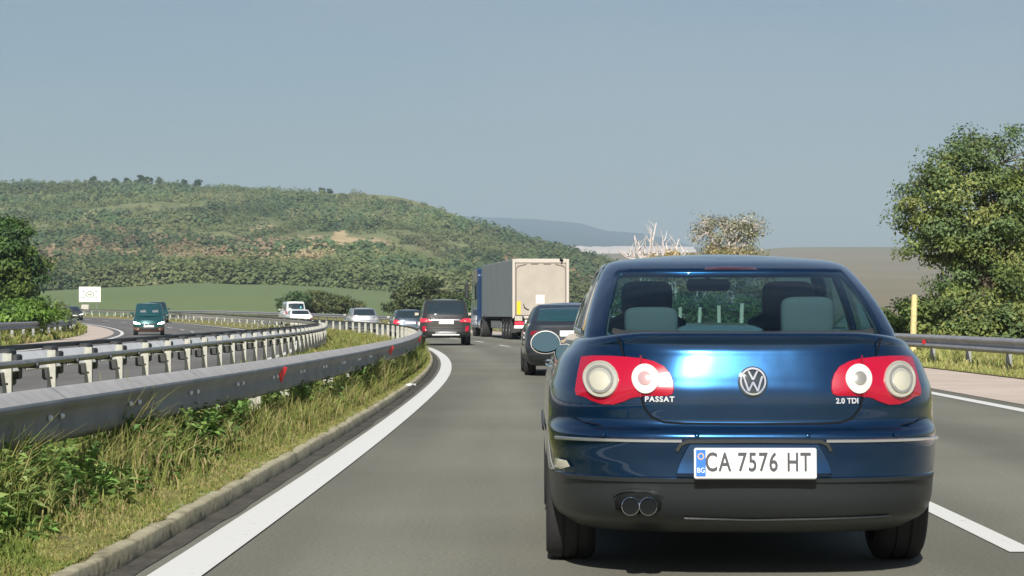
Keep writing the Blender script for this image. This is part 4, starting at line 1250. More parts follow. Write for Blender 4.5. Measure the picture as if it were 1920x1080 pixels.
# ---------------- the blue saloon right ahead ----------------
def build_saloon(loc, rz):
    root = empty('saloon_car', loc, rz, 'metallic dark blue saloon close ahead with red tail lamps and plate CA 7576 HT', 'car', 'cars in the queue')
    L = 4.77
    def drop(x, y, z):
        a = ss(3.25, 4.7, y) * max(0, z - .55) * .62
        edge = ss(.45, .92, abs(x)) * .045 * ss(.95, 1.08, z)          # deck and bonnet fall towards the flanks
        return a + edge
    prof = [(.20, .80, .28, 4.50), (.235, .842, .19, 4.60), (.26, .868, .12, 4.66), (.30, .886, .065, 4.70), (.36, .896, .032, 4.74), (.43, .900, .018, 4.76), (.455, .903, .012, 4.765), (.462, .904, .024, 4.765), (.52, .908, .022, 4.77),
            (.60, .910, .012, 4.77), (.632, .910, .010, 4.77), (.655, .909, .022, 4.76), (.672, .908, .055, 4.75), (.70, .907, .068, 4.74), (.76, .905, .066, 4.73), (.82, .899, .068, 4.71), (.875, .882, .0797, 4.68), (.93, .862, .0952, 4.64),
            (.975, .838, .1087, 4.58), (1.01, .818, .1192, 4.52), (1.030, .806, .120, 4.48), (1.050, .795, .108, 4.44), (1.066, .783, .104, 4.38), (1.074, .772, .112, 4.34), (1.080, .758, .130, 4.30)]
    S = Shell(prof, dr=.88, df=.75, nr=3.2, nf=2.3, drop=drop, crown=.035, capn=8, barrel=.02)
    zs = sorted(set(list(np.round(np.linspace(.456, 1.08, 66), 4)) + [.462, .632, .655, .672, 1.030, 1.050, 1.066, 1.074]))
    V, fs = S.mesh(zs, 22, 40)
    body = fix_normals(link_mesh('body', mesh_arr('body', V, fs, True, sharp=32), ['paint_blue', 'under_dark'], root))
    axr, axf, tr = 1.10, 3.81, .322
    arches = [(s * .8, y) for s in (-1, 1) for y in (axr, axf)]
    cut_arches(body, arches, .365, .30, .91)
    zl = list(np.round(np.linspace(.20, .4555, 16), 4))
    V, fs = S.mesh(zl, 22, 40, cap=False)
    n = len(S.outline(.3, 22, 40)); fs.append(tuple((len(zl) - 1) * n + j for j in range(n)))
    lb = fix_normals(link_mesh('lower_bumper', mesh_arr('lower_bumper', V, fs, True, sharp=32), ['grey_plastic', 'under_dark'], root))
    cut_arches(lb, arches, .365, .30, .91)
    # gap lines
    mb = MB()
    rr = lambda x, z, o=0: S.rear(x, z, o)
    path = [(-.47, .972), (-.492, .93), (-.487, .83)] + [(-.487, .80), (-.475, .755), (-.44, .712), (-.39, .694), (-.30, .689), (0, .687), (.30, .689), (.39, .694), (.44, .712), (.475, .755), (.487, .80), (.487, .83), (.492, .93), (.47, .972)]
    ribbon('', rr, path, .009, None, None, .0012, 0, mb)
    mb.build('boot_lid_seam', 'under_dark', root)
    for sg in (-1, 1):
        mb = MB()
        ribbon('', rr, [(sg * .562, .980), (sg * .570, 1.01), (sg * .580, 1.05), (sg * .59, 1.066)], .007, None, None, .0012, 0, mb)
        mb.build('wing_seam', 'under_dark', root)
    # bumper upper shut line under the lamps
    mb = MB(); ribbon('', rr, [(-.80, .704), (-.74, .688), (-.66, .678)], .004, None, None, .0012, 0, mb); mb.build('bumper_seam', 'under_dark', root)
    mb = MB(); ribbon('', rr, [(.80, .704), (.74, .688), (.66, .678)], .004, None, None, .0012, 0, mb); mb.build('bumper_seam', 'under_dark', root)
    # chrome strips
    for sg in (-1, 1):
        sd = lambda y, z, o=0, sg=sg: S.side(sg, y, z, o)
        ribbon('chrome_strip', rr, [(sg * .315, .616), (sg * .45, .616), (sg * .60, .616), (sg * .72, .615), (sg * .80, .614), (sg * .84, .613), (sg * .862, .612)], .015, 'chrome_satin', root, .003, .006)
    # plate recess: a tilted blue cheek each side and dark eyebrow on top
    zt, zb = .602, .463
    V = []; fs = []; nn = 24
    for k in range(9):
        z = zb + (zt - zb) * k / 8; hw = .335 - .055 * (k / 8) ** 1.6
        for j in range(nn + 1):
            x = -hw + 2 * hw * j / nn
            p = rr(x, z, .003 + .030 * (1 - k / 8))
            V.append(p)
    for k in range(8):
        for j in range(nn): fs.append((k*(nn+1)+j, k*(nn+1)+j+1, (k+1)*(nn+1)+j+1, (k+1)*(nn+1)+j))
    base_n = len(V)
    for k in range(9):
        z = zb + (zt - zb) * k / 8; hw = .335 - .055 * (k / 8) ** 1.6
        V += [rr(-hw - .004, z, -.001), rr(hw + .004, z, -.001)]
    for k in range(8):
        a, b = base_n + 2*k, base_n + 2*k + 2
        fs.append((a, k*(nn+1), (k+1)*(nn+1), b)); fs.append((k*(nn+1)+nn, a+1, b+1, (k+1)*(nn+1)+nn))
    fix_normals(link_mesh('plate_recess', mesh_arr('plate_recess', V, fs, True, sharp=30), 'paint_blue', root))
    brow = [(-.315, .600), (-.300, .613), (-.27, .622), (0, .624), (.27, .622), (.300, .613), (.315, .600), (.27, .603), (0, .605), (-.27, .603)]
    mb = MB(); ribbon('', rr, [(-.335, .575), (-.318, .602), (-.29, .6135), (0, .6165), (.29, .6135), (.318, .602), (.335, .575)], .020, None, None, .004, .006, mb)
    mb.build('plate_brow', 'black_plastic', root)
    for x in (-.66, -.25, .235, .635): star_patch('parking_sensor', rr, circ(x, .640, .012, .012, 14), (x, .640), 'paint_blue', root, .003, .003, 2)
    star_patch('side_reflector', rr, [(-.872, .478), (-.84, .474), (-.80, .490), (-.815, .515), (-.865, .520)], (-.84, .495), 'lamp_core', root, .002, .004, 2, seg=2)
    # number plate
    pl = empty('number_plate', (0, -.036, .524)); pl.parent = root; pl.rotation_euler = (R(-4), 0, 0)
    mb = MB(); mb.box(-.266, .266, -.010, .004, -.066, .066, bev=.006); mb.build('plate_frame', 'plate_white', pl)
    mb = MB(); mb.box(-.258, .258, -.0125, -.009, -.054, .058, bev=.002); mb.build('plate_face', 'plate_white', pl)
    mb = MB(); mb.box(-.258, -.216, -.0150, -.012, -.054, .058, bev=.001); mb.build('blue_band', 'plate_blue', pl)
    mb = MB()
    for k in range(12):
        a = k * math.pi / 6; mb.lathe([(-.0165, .0001), (-.0165, .0028), (-.0148, .0028)], 'Y', (-.237 + .012 * math.cos(a), 0, .030 + .012 * math.sin(a)), 6)
    mb.build('star_ring', 'reflector_yellow', pl, smooth=False)
    text_obj('country_letters', 'BG', .030, 'plate_white', pl, (-.237, -.0155, -.030), (R(90), 0, 0), .9, .0006)
    for s_, x_, in (('CA', -.163), ('7576', .010), ('HT', .187)):
        text_obj('plate_letters', s_, .112, 'plate_ink', pl, (x_, -.0135, .002), (R(90), 0, 0), {'CA': .70, '7576': .72, 'HT': .68}[s_], .0008, .0022, spacing=1.12)
    # tail lamps
    def side_map(sg):
        return lambda x, z, o=0: S.rear(sg * x, z, o)
    lamp = [(.350, .815), (.344, .835), (.347, .870), (.360, .905), (.385, .935), (.430, .957), (.48, .968), (.55, .975), (.63, .980), (.70, .981), (.748, .975), (.765, .90), (.778, .825), (.772, .803), (.735, .796), (.705, .780), (.66, .767), (.61, .766), (.565, .780), (.53, .796), (.48, .805), (.42, .806), (.37, .807)]
    for sg in (-1, 1):
        m = side_map(sg)
        lp = star_patch('tail_lamp', m, lamp, (.57, .875), 'lamp_red', root, .004, .014, 8, base=-.004, seg=3)
        mo = lambda x, z, o=0, m=m: m(x, z, o)
        star_patch('lamp_lens', mo, circ(.652, .872, .074, .077), (.652, .872), 'lamp_clear', lp, .022, .010, 5)
        ring_patch('lens_rim', mo, .652, .872, .067, .074, 'lamp_clear', lp, .024, .004)
        ring_patch('lens_ring', mo, .652, .871, .046, .056, 'lamp_inner_grey', lp, .030, .003)
        star_patch('lens_core', mo, circ(.654, .862, .040), (.654, .862), 'lamp_core', lp, .0325, .006, 3)
        star_patch('lamp_lens', mo, circ(.466, .878, .059, .062), (.466, .878), 'lamp_ring_white', lp, .020, .008, 5)
        star_patch('lens_core', mo, circ(.466, .876, .030), (.466, .876), 'lamp_inner_pink' if sg < 0 else 'lamp_inner_grey', lp, .0285, .006, 3)
        mb = MB(); ribbon('', mo, [(.484, .975), (.486, .90), (.487, .800)], .007, None, None, .0165, 0, mb); 
        mb.build('lamp_split', 'lamp_red_dark', lp)
        for c in lp.children: c.matrix_parent_inverse = Matrix()
    # badge
    bz = .868
    bx = empty('badge', (0, 0, 0)); bx.parent = root
    star_patch('badge_disc', rr, circ(0, bz, .066), (0, bz), 'dark_glass', bx, .008, .004, 3)
    ring_patch('badge_ring', rr, 0, bz, .049, .058, 'chrome', bx, .013, .005)
    mb = MB()
    def stroke(a, b, w=.0135): ribbon('', rr, [a, b], w, None, None, .0135, .004, mb)
    k_ = .95
    for A, B in (((-.021, .045), (0, .006)), ((.021, .045), (0, .006)), ((-.043, .022), (-.021, -.043)), ((-.021, -.043), (0, -.004)), ((0, -.004), (.021, -.043)), ((.021, -.043), (.043, .022))):
        stroke((A[0] * k_, bz + A[1] * k_), (B[0] * k_, bz + B[1] * k_))
    mb.build('badge_letters', 'chrome', bx)
    tilt = R(90 - 12)
    def lett(s_, x, z, size, sp=1.15, sx=1.05):
        p = rr(x, z, .004); a = math.atan2((rr(x + .05, z) - rr(x - .05, z)).y, .1)
        text_obj('lettering', s_, size, 'lettering', root, p, (R(86), 0, a), sx, .0025, .0008, spacing=sp)
    lett('PASSAT', -.408, .792, .032, 1.15, 1.1); lett('2.0 TDI', .415, .785, .032, 1.05, 1.0)
    # exhaust and lower bumper details
    for i, x in enumerate((-.540, -.463)):
        ex = empty('exhaust_pipe', (x, .03, .338)); ex.parent = root
        mb = MB(); mb.lathe([(-.03, .034), (-.034, .037), (-.03, .040), (.10, .040)], 'Y', n=28); mb.lathe([(-.03, .034), (.10, .033)], 'Y', n=28); fix_normals(mb.build('tip', 'chrome', ex))
        mb = MB(); mb.lathe([(-.026, .0001), (-.026, .0342)], 'Y', n=24); mb.build('bore', 'under_dark', ex)
    star_patch('exhaust_cutout', rr, [(-.60, .315), (-.605, .35), (-.59, .378), (-.55, .390), (-.46, .390), (-.415, .378), (-.40, .35), (-.405, .315), (-.45, .298), (-.55, .298)], (-.50, .345), 'under_dark', root, .0015, 0, 3, seg=2)
    mb = MB(); ribbon('', rr, [(-.61, .375), (-.585, .392), (-.55, .400), (-.50, .402), (-.45, .400), (-.415, .392), (-.395, .375)], .010, None, None, .002, .005, mb); mb.build('exhaust_lip', 'grey_plastic', root)
    mb = MB(); ribbon('', rr, [(-.82, .447), (-.7, .447), (0, .447), (.7, .447), (.82, .447)], .020, None, None, .001, .006, mb); mb.build('bumper_ledge', 'grey_plastic', root)
    mb = MB(); ribbon('', rr, [(-.30, .28), (0, .272), (.62, .283)], .010, None, None, .002, .006, mb); mb.build('lower_lip', 'grey_plastic', root)
    # underbody: floor pan, silencer, axle
    mb = MB(); mb.box(-.70, .70, .9, 4.4, .19, .23, bev=.02); mb.box(-.46, .46, .45, .66, .22, .33, bev=.05); mb.tube([(-.66, axr, .27), (.66, axr, .27)], .045, 10); mb.box(.15, .60, .40, .8, .22, .30, bev=.03)
    mb.build('floor_pan', 'under_dark', root)
    for (x, y) in ((-.785, axr), (.785, axr), (-.785, axf), (.785, axf)): wheel(root, x, y, tr, .235)
    # ---- cabin
    gprof = [(1.04, 0.732, .42, 3.80), (1.08, 0.726, .46, 3.72), (1.12, 0.716, .53, 3.62), (1.18, 0.699, .65, 3.44), (1.24, 0.679, .79, 3.25), (1.30, 0.655, .95, 3.05), (1.35, 0.633, 1.11, 2.98), (1.385, 0.612, 1.22, 2.90), (1.408, 0.590, 1.32, 2.82), (1.424, 0.558, 1.43, 2.73), (1.434, 0.518, 1.53, 2.64)]
    G = Shell(gprof, dr=.34, df=.42, nr=2.9, nf=2.6, crown=.030, capn=8)
    gz = [1.04, 1.06, 1.085, 1.11, 1.14, 1.18, 1.22, 1.26, 1.30, 1.335, 1.362, 1.382, 1.40, 1.412, 1.424, 1.434]
    fr = [0, .12, .25, .38, .50, .62, .72, .80, .875, .905]       # rear glass to the pillar edge (share of half width)
    fc = [.92, .945, .967, .985, .997]
    ff = [.997, .98, .95, .92, .88, .80, .7, .6, .5, .38, .25, .12, 0]
    V = []; rows = []
    for z in gz:
        w, yr, yf = G.at(z); row = []
        t = (z - 1.04) / .36
        for q in fr + fc: row.append((w * q, yr + G.dr * (1 - (1 - q ** G.nr) ** (1 / G.nr))))
        yc = 1.12 + .42 * t + .05                # where the rear side glass starts
        ys = [yr + G.dr]
        y0 = max(yc, ys[0] + .02); yB0, yB1, yA = 1.98, 2.06, 3.10 - .62 * t
        yA = min(yA, yf - G.df - .02)
        side = [ys[0], y0, y0 + (yB0 - y0) * .5, yB0, yB1, yB1 + (yA - yB1) * .5, yA, yf - G.df]
        for y in side: row.append((w, y))
        for q in ff: row.append((w * q, yf - G.df * (1 - (1 - q ** G.nf) ** (1 / G.nf))))
        rows.append(row)
    m = len(rows[0]); nfr, nfc = len(fr), len(fc)
    full = []
    for row in rows:
        r2 = row + [(-x, y) for (x, y) in row[-2:0:-1]]; full.append(r2)
    n = len(full[0])
    for z, r2 in zip(gz, full):
        for (x, y) in r2: V.append(Vector((x, y, z)))
    fF = []; gR = []; gS = {1: [[], []], -1: [[], []]}; gW = []
    def cls(i, j):
        jj = j if j < m - 1 else (n - 1 - j)      # mirrored segment index
        z0, z1 = gz[i], gz[i + 1]
        if jj < nfr - 2 and z0 >= 1.06 - 1e-6 and z1 <= 1.3621: return 'R'
        k0 = nfr + nfc
        if z0 >= 1.085 - 1e-6 and z1 <= 1.3821:
            if jj in (k0 + 1, k0 + 2): return 'S0'
            if jj in (k0 + 4, k0 + 5): return 'S1'
        if jj >= k0 + 8 + 4 - 2 and z0 >= 1.06 and z1 <= 1.4121: return 'W'
        return 'F'
    for i in range(len(gz) - 1):
        for j in range(n):
            q = (i*n+j, i*n+(j+1) % n, i*n+n+(j+1) % n, i*n+n+j); c = cls(i, j)
            if c == 'R': gR.append(q)
            elif c == 'W': gW.append(q)
            elif c[0] == 'S': gS[1 if j < m - 1 else -1][int(c[1])].append(q)
            else: fF.append(q)
    def sub(name, faces, mat, smooth=True):
        used = sorted({v for f in faces for v in f}); mp = {v: i for i, v in enumerate(used)}
        o = link_mesh(name, mesh_arr(name, [V[v] for v in used], [tuple(mp[v] for v in f) for f in faces], smooth), mat, root); return o
    # roof lid
    w, yr, yf = G.at(gz[-1]); b = (len(gz) - 1) * n; ol = full[-1]; cn = 8
    for k in range(1, cn + 1):
        t = 1 - k / cn; h = gz[-1] + .036 * (1 - t * t)
        for (x, y) in ol:
            mm = min(1, abs((y - (yr + yf) / 2) / ((yf - yr) / 2)))
            V.append(Vector((x * max(t, .001), y, gz[-1] + .034 * (1 - t * t) * (1 - mm ** 2))))
        a = b + (k - 1) * n; c = b + k * n
        for j in range(n): fF.append((a+j, a+(j+1) % n, c+(j+1) % n, c+j))
    last = b + cn * n; hh = n // 2
    for j in range(1, hh - 1): fF.append((last+j, last+j+1, last+(n-j-1) % n, last+(n-j) % n))
    fo = sub('roof_and_pillars', fF, ['paint_blue', 'headliner'])
    md = fo.modifiers.new('thickness', 'SOLIDIFY'); md.thickness = .028; md.offset = -1; md.material_offset = 1; md.material_offset_rim = 0
    sub('rear_window', gR, 'window_glass'); sub('windscreen', gW, 'window_glass')
    for sg in (1, -1):
        for k in (0, 1): sub('side_window', gS[sg][k], 'window_glass')
        sd = lambda y, z, o=0, sg=sg: G.side(sg, y, z, o)
        mb = MB()
        arc = [(1.04, 1.085), (1.14, 1.16), (1.26, 1.245), (1.40, 1.325), (1.60, 1.385), (1.9, 1.402), (2.3, 1.402), (2.60, 1.375), (2.80, 1.30), (3.0, 1.20), (3.18, 1.10)]
        ribbon('', sd, arc, .022, None, None, .004, .006, mb)
        ribbon('', sd, [(1.02, 1.072), (2.0, 1.075), (3.2, 1.078)], .02, None, None, .004, .006, mb)
        mb.build('window_trim', 'chrome_satin', root)
        mb = MB(); ribbon('', sd, [(2.02, 1.08), (2.02, 1.40)], .08, None, None, .003, .0, mb); mb.build('door_pillar_cover', 'black_plastic', root)
    gr = lambda x, z, o=0: G.rear(x, z, o)
    mb = MB()
    ribbon('', gr, [(-.60, 1.085), (-.55, 1.074), (0, 1.070), (.55, 1.074), (.60, 1.085)], .024, None, None, .002, .002, mb)
    mb.build('window_seal', 'black_plastic', root)
    star_patch('high_brake_light', gr, [(-.13, 1.372), (-.12, 1.386), (0, 1.389), (.12, 1.386), (.13, 1.372), (0, 1.374)], (0, 1.38), 'high_lamp', root, .002, .002, 2)
    # door handles, flank crease, doors
    for sg in (-1, 1):
        sd = lambda y, z, o=0, sg=sg: S.side(sg, y, z, o)
        for y in (1.62, 2.62): ribbon('door_handle', sd, [(y, .89), (y + .2, .895)], .03, 'paint_blue', root, .004, .018)
        mb = MB()
        for pth in ([(2.0, 1.06), (2.02, .9), (2.02, .50)], [(3.12, 1.05), (3.12, .9), (3.08, .50)], [(1.30, 1.06), (1.28, .88), (1.42, .66)]): ribbon('', sd, pth, .007, None, None, .001, 0, mb)
        mb.build('door_seam', 'under_dark', root)
        ribbon('rub_strip', sd, [(1.50, .60), (3.35, .60)], .03, 'black_plastic', root, .003, .010)
        # mirror
        mr = empty('door_mirror', (sg * .79, 2.88, 1.000)); mr.parent = root
        mb = MB(); n_ = 20; prof_ = [(-.075, 1.0), (-.03, 1.04), (.02, .98), (.06, .80), (.09, .5), (.10, .01)]
        cx = sg * .105
        shp = lambda a: ((.088 + .004 * math.cos(a) * sg) * math.cos(a), (.067 + .006 * math.sin(a + .5 * sg)) * math.sin(a))
        Vm = []; fm = []
        for (yy, sc) in prof_:
            for k in range(n_):
                a = 2 * math.pi * k / n_; u, v = shp(a); Vm.append((cx + u * sc, yy, v * sc))
        for i in range(len(prof_) - 1):
            for k in range(n_): fm.append((i*n_+k, i*n_+(k+1) % n_, (i+1)*n_+(k+1) % n_, (i+1)*n_+k))
        mb.add(Vm, fm); mb.tube([(sg * -.07, .02, -.06), (sg * .03, .02, -.03)], .025, 8)
        fix_normals(mb.build('housing', 'black_plastic', mr))
        mb = MB(); Vm = [(cx + shp(2*math.pi*k/n_)[0] * .97, -.076, shp(2*math.pi*k/n_)[1] * .97) for k in range(n_)] + [(cx + shp(2*math.pi*k/n_)[0] * .92, -.079, shp(2*math.pi*k/n_)[1] * .90) for k in range(n_)]
        mb.add(Vm, [(k, (k+1) % n_, n_+(k+1) % n_, n_+k) for k in range(n_)]); fix_normals(mb.build('mirror_rim', 'lamp_ring_white', mr))
        mb = MB(); mb.add([(cx + shp(2*math.pi*k/n_)[0] * .93, -.078, shp(2*math.pi*k/n_)[1] * .92) for k in range(n_)], [tuple(range(n_))])
        o = mb.build('mirror_glass', 'mirror_silver', mr, smooth=False); 
        if o.data.polygons[0].normal.y > 0: o.data.flip_normals()
        o.rotation_euler = (R(-7), 0, 0)
    # interior
    for x in (-.37, .37):
        st = empty('front_seat', (x, 2.15, .35)); st.parent = root
        mb = MB()
        prof_ = [(0, .0, .22), (.15, -.02, .25), (.35, -.05, .25), (.55, -.09, .24), (.66, -.12, .20), (.70, -.13, .12)]
        Vb = []; fb = []
        for (z, y, hw) in prof_:
            for (a, c) in ((-1, -.05), (-.7, -.085), (.7, -.085), (1, -.05), (1, .04), (.7, .06), (-.7, .06), (-1, .04)): Vb.append((a * hw, y + c, z + .12))
        for i in range(5):
            for k in range(8): fb.append((i*8+k, i*8+(k+1) % 8, i*8+8+(k+1) % 8, i*8+8+k))
        fb.append(tuple(40 + k for k in range(8))); mb.add(Vb, fb); fix_normals(mb.build('backrest', 'seat_fabric', st, sharp=60))
        mb = MB(); mb.box(-.25, .25, -.05, .5, 0, .14, bev=.05); mb.build('cushion', 'seat_fabric', st)
        mb = MB(); puffy(mb, (0, -.14, .885), (.135, .06, .095)); mb.tube([(-.07, -.14, .76), (-.07, -.14, .84)], .008, 6); mb.tube([(.07, -.14, .76), (.07, -.14, .84)], .008, 6)
        ho = mb.build('headrest', 'seat_fabric', st)
    rb = empty('rear_bench', (0, 1.28, .35)); rb.parent = root
    mb = MB(); mb.box(-.62, .62, 0, .12, .10, .68, bev=.05); mb.build('backrest', 'seat_fabric', rb)
    mb = MB(); mb.box(-.62, .62, .1, .55, -.02, .14, bev=.05); mb.build('cushion', 'seat_fabric', rb)
    for x, w_ in ((-.385, .14), (.385, .14)):
        mb = MB(); puffy(mb, (x, .01, .775 if x < 0 else .80), (w_ * .95, .05, .07 if x < 0 else .095)); mb.tube([(x - .07, .01, .64), (x - .07, .01, .73)], .008, 6); mb.tube([(x + .07, .01, .64), (x + .07, .01, .73)], .008, 6)
        ho = mb.build('headrest', 'seat_light', rb)
    mb = MB(); mb.box(-.66, .66, .50, 1.32, 1.00, 1.025, bev=.01); mb.build('parcel_shelf', 'dash_plastic', root)
    mb = MB(); mb.box(-.70, .70, 2.95, 3.6, .80, 1.03, bev=.06); mb.box(-.60, -.20, 2.90, 3.1, .98, 1.07, bev=.04); mb.build('dashboard', 'dash_plastic', root)
    mb = MB()
    mb.tube([(-.37 + .185 * math.cos(a), 2.78 + .06 * math.sin(a), .98 + .175 * math.sin(a)) for a in np.linspace(0, 2 * math.pi, 25)], .015, 8, cap=False)
    mb.tube([(-.37 - .18, 2.78, .98), (-.37 + .18, 2.78, .98)], .02, 6); mb.build('steering_wheel', 'dash_plastic', root)
    mb = MB(); mb.box(-.12, .12, 2.60, 2.63, 1.285, 1.35, bev=.015); mb.tube([(0, 2.63, 1.33), (0, 2.72, 1.39)], .012, 6); mb.build('rear_view_mirror', 'black_plastic', root)
    # driver: head, shoulders as one body, behind the left seat
    return root
SAL = build_saloon((1.036, 9.80, 0), R(-.6))
SAL.scale = (.98, 1, 1)

# ---------------- the other cars: same shells, fewer details, each with its own proportions
def build_car(name, label, loc, rz, W, H, L, belt, paint, kind='saloon', group='cars in the queue', clear=.2, roof_w=.72, tail=None, lamps=None, plate=(0, .62, .26, .055), glow=None,
              head=None, rails=False, strip=None, cabin=None, low='grey_plastic', glass='dark_glass', tr=.32, hood=.30, exhaust=None, plate_front=None, grille=None, cat='car', extra=None, win=None, mirror_z=None, lamp_mat='lamp_red', screen=None):
    root = empty(name, loc, rz, label, cat, group)
    tail = tail or [(0, .16), (.08, .05), (.25, .02), (.40, .0), (.55, .02), (.75, .05), (1.0, .12)]
    ws = [(0, .86), (.06, .93), (.2, .975), (.45, 1.0), (.7, .995), (.88, .965), (1.0, .90)]
    zz = sorted(set([a for a, _ in tail] + [a for a, _ in ws]))
    prof = []
    for a in zz:
        w = float(pchip([p[0] for p in ws], [p[1] for p in ws], a)) * W
        yr = float(pchip([p[0] for p in tail], [p[1] for p in tail], a))
        yf = L - .02 - .20 * max(0, a - .5) ** 1.4 - .10 * max(0, .1 - a) * 10
        prof.append((clear + (belt - clear) * a, w, yr, yf))
    c0, c1, f0, f1 = cabin            # rear foot, rear roof edge, front foot, front roof edge
    def drop(x, y, z): return hood * ss(f0 - .35, L, y) * max(0, min(1, (z - .5) / (belt - .5)))
    S = Shell(prof, dr=.38, df=.55, nr=3.0, nf=2.5, drop=drop, crown=.03, capn=5, barrel=.03)
    zsplit = clear + (belt - clear) * .26
    V, fs = S.mesh(list(np.linspace(zsplit, belt, 20)), 12, 18)
    ar, af = L * .225, L * .80
    arches = [(s_ * .8, y) for s_ in (-1, 1) for y in (ar, af)]
    b = fix_normals(link_mesh('body', mesh_arr('body', V, fs, True, sharp=35), [paint, 'under_dark'], root)); cut_arches(b, arches, tr * 1.12, .28, W)
    V, fs = S.mesh(list(np.linspace(clear, zsplit - .001, 7)), 12, 18, cap=False)
    n = len(S.outline(.4, 12, 18)); fs.append(tuple(6 * n + j for j in range(n)))
    b = fix_normals(link_mesh('lower_bumper', mesh_arr('lower_bumper', V, fs, True, sharp=35), [low, 'under_dark'], root)); cut_arches(b, arches, tr * 1.12, .28, W)
    zt = H - .045
    gp = []
    for t in (0, .25, .5, .72, .86, .94, 1.0):
        bend = t ** 1.5 if kind != 'van' else t
        w = W * (.90 + (roof_w - .90) * t ** 1.25) * (1 if t < .9 else 1 - .06 * (t - .86) / .14)
        gp.append((belt - .04 + (zt - belt + .04) * t, w, c0 + (c1 - c0) * (t ** 1.25), f0 + (f1 - f0) * (t ** 1.15)))
    G = Shell(gp, dr=.28, df=.35, nr=3.0, nf=2.6, crown=.045, capn=6)
    V, fs = G.mesh(list(np.linspace(belt - .04, zt, 14)), 10, 14)
    fix_normals(link_mesh('cabin', mesh_arr('cabin', V, fs, True, sharp=40), paint, root))
    gr = lambda x, z, o=0: G.rear(x, z, o)
    gf = lambda x, z, o=0: G.front(x, z, o)
    def wat(z): return G.at(z)[0]
    z0, z1 = win or (belt + .05, zt - .07)
    if kind != 'panel':
        q0, q1 = .84, .86
        star_patch('rear_window', gr, [(-wat(z0) * q0, z0), (wat(z0) * q0, z0), (wat(z1) * q1, z1), (0, z1 + .015), (-wat(z1) * q1, z1)], (0, (z0 + z1) / 2), glass, root, .004, .004, 5, seg=6)
    wz0, wz1 = belt + .03, zt - .04
    star_patch('windscreen', gf, [(-wat(wz0) * .90, wz0), (wat(wz0) * .90, wz0), (wat(wz1) * .90, wz1), (0, wz1 + .012), (-wat(wz1) * .90, wz1)], (0, (wz0 + wz1) / 2), glass, root, .004, .004, 5, seg=6)
    for sg in (-1, 1):
        sd = lambda y, z, o=0, sg=sg: G.side(sg, y, z, o)
        ya0, ya1 = c0 + .38, c1 + .30; yb0, yb1 = f0 - .50, f1 - .18
        mid_ = (c0 + f0) / 2 + .05
        zz0, zz1 = belt + .03, zt - .06
        if kind != 'panel': star_patch('side_window', sd, [(ya0, zz0), (mid_ - .04, zz0), (mid_ - .04, zz1), (ya1 + .1, zz1)], ((ya0 + mid_) / 2, (zz0 + zz1) / 2 - .03), glass, root, .003, .002, 4, seg=5)
        star_patch('side_window', sd, [(mid_ + .04, zz0), (yb0, zz0), (yb1, zz1), (mid_ + .04, zz1)], ((mid_ + yb0) / 2 - .1, (zz0 + zz1) / 2 - .03), glass, root, .003, .002, 4, seg=5)
        bd = lambda y, z, o=0, sg=sg: S.side(sg, y, z, o)
        mb = MB()
        for pth in ([(mid_, belt - .03), (mid_, clear + .12)], [(f0 - .1, belt - .05), (f0 - .12, clear + .15)]): ribbon('', bd, pth, .008, None, None, .001, 0, mb)
        mb.build('door_seam', 'under_dark', root)
        ribbon('door_handle', bd, [(mid_ + .12, belt - .13), (mid_ + .30, belt - .13)], .03, paint, root, .004, .03)
        mz = mirror_z or belt + .09
        mr = empty('door_mirror', (sg * W * .93, f0 - .42, mz)); mr.parent = root
        mb = MB(); mb.box(min(0, sg * .20), max(0, sg * .20), -.05, .07, -.06, .07, bev=.035); mb.build('housing', paint if paint != 'paint_silver' else 'paint_grey_blue', mr)
        mb = MB(); a_, b_ = sorted((sg * .035, sg * .185)); mb.box(a_, b_, -.056, -.05, -.045, .055, bev=.003); mb.build('mirror_glass', 'lamp_clear', mr)
    m_ = lambda sg: (lambda x, z, o=0: S.rear(sg * x, z, o))
    if lamps:
        for sg in (-1, 1):
            cx = sum(p[0] for p in lamps) / len(lamps); cz = sum(p[1] for p in lamps) / len(lamps)
            lp = star_patch('tail_lamp', m_(sg), lamps, (cx, cz), glow or lamp_mat, root, .004, .010, 4, base=-.004, seg=3)
            star_patch('reverse_lens', m_(sg), circ(cx - .02, cz - .01, .035, .02, 12), (cx - .02, cz - .01), 'lamp_clear', lp, .016, .003, 2)
    rr = lambda x, z, o=0: S.rear(x, z, o)
    if plate:
        x, z, hw, hh = plate
        star_patch('number_plate', rr, [(x - hw, z - hh), (x + hw, z - hh), (x + hw, z + hh), (x - hw, z + hh)], (x, z), 'plate_white', root, .012, .002, 2, seg=4)
    if strip:
        for (zs_, hw, mat_, wd) in strip: ribbon('trim_strip', rr, [(-hw, zs_), (0, zs_), (hw, zs_)], wd, mat_, root, .004, .006)
    if exhaust:
        for x, z in exhaust:
            mb = MB(); p = rr(x, z); mb.lathe([(-.02, .045), (-.03, .05), (.12, .05)], 'Y', (x, p.y, z), 16); fix_normals(mb.build('exhaust_pipe', 'chrome', root))
    ff = lambda sg: (lambda x, z, o=0: S.front(sg * x, z, o))
    f_ = lambda x, z, o=0: S.front(x, z, o)
    if head:
        pts, mat_ = head
        for sg in (-1, 1):
            cx = sum(p[0] for p in pts) / len(pts); cz = sum(p[1] for p in pts) / len(pts)
            lp = star_patch('headlamp', ff(sg), pts, (cx, cz), mat_, root, .004, .012, 4, seg=3)
            star_patch('fog_lamp', ff(sg), circ(W * .68, clear + .12, .05, .04, 14), (W * .68, clear + .12), 'lamp_clear', root, .004, .006, 2)
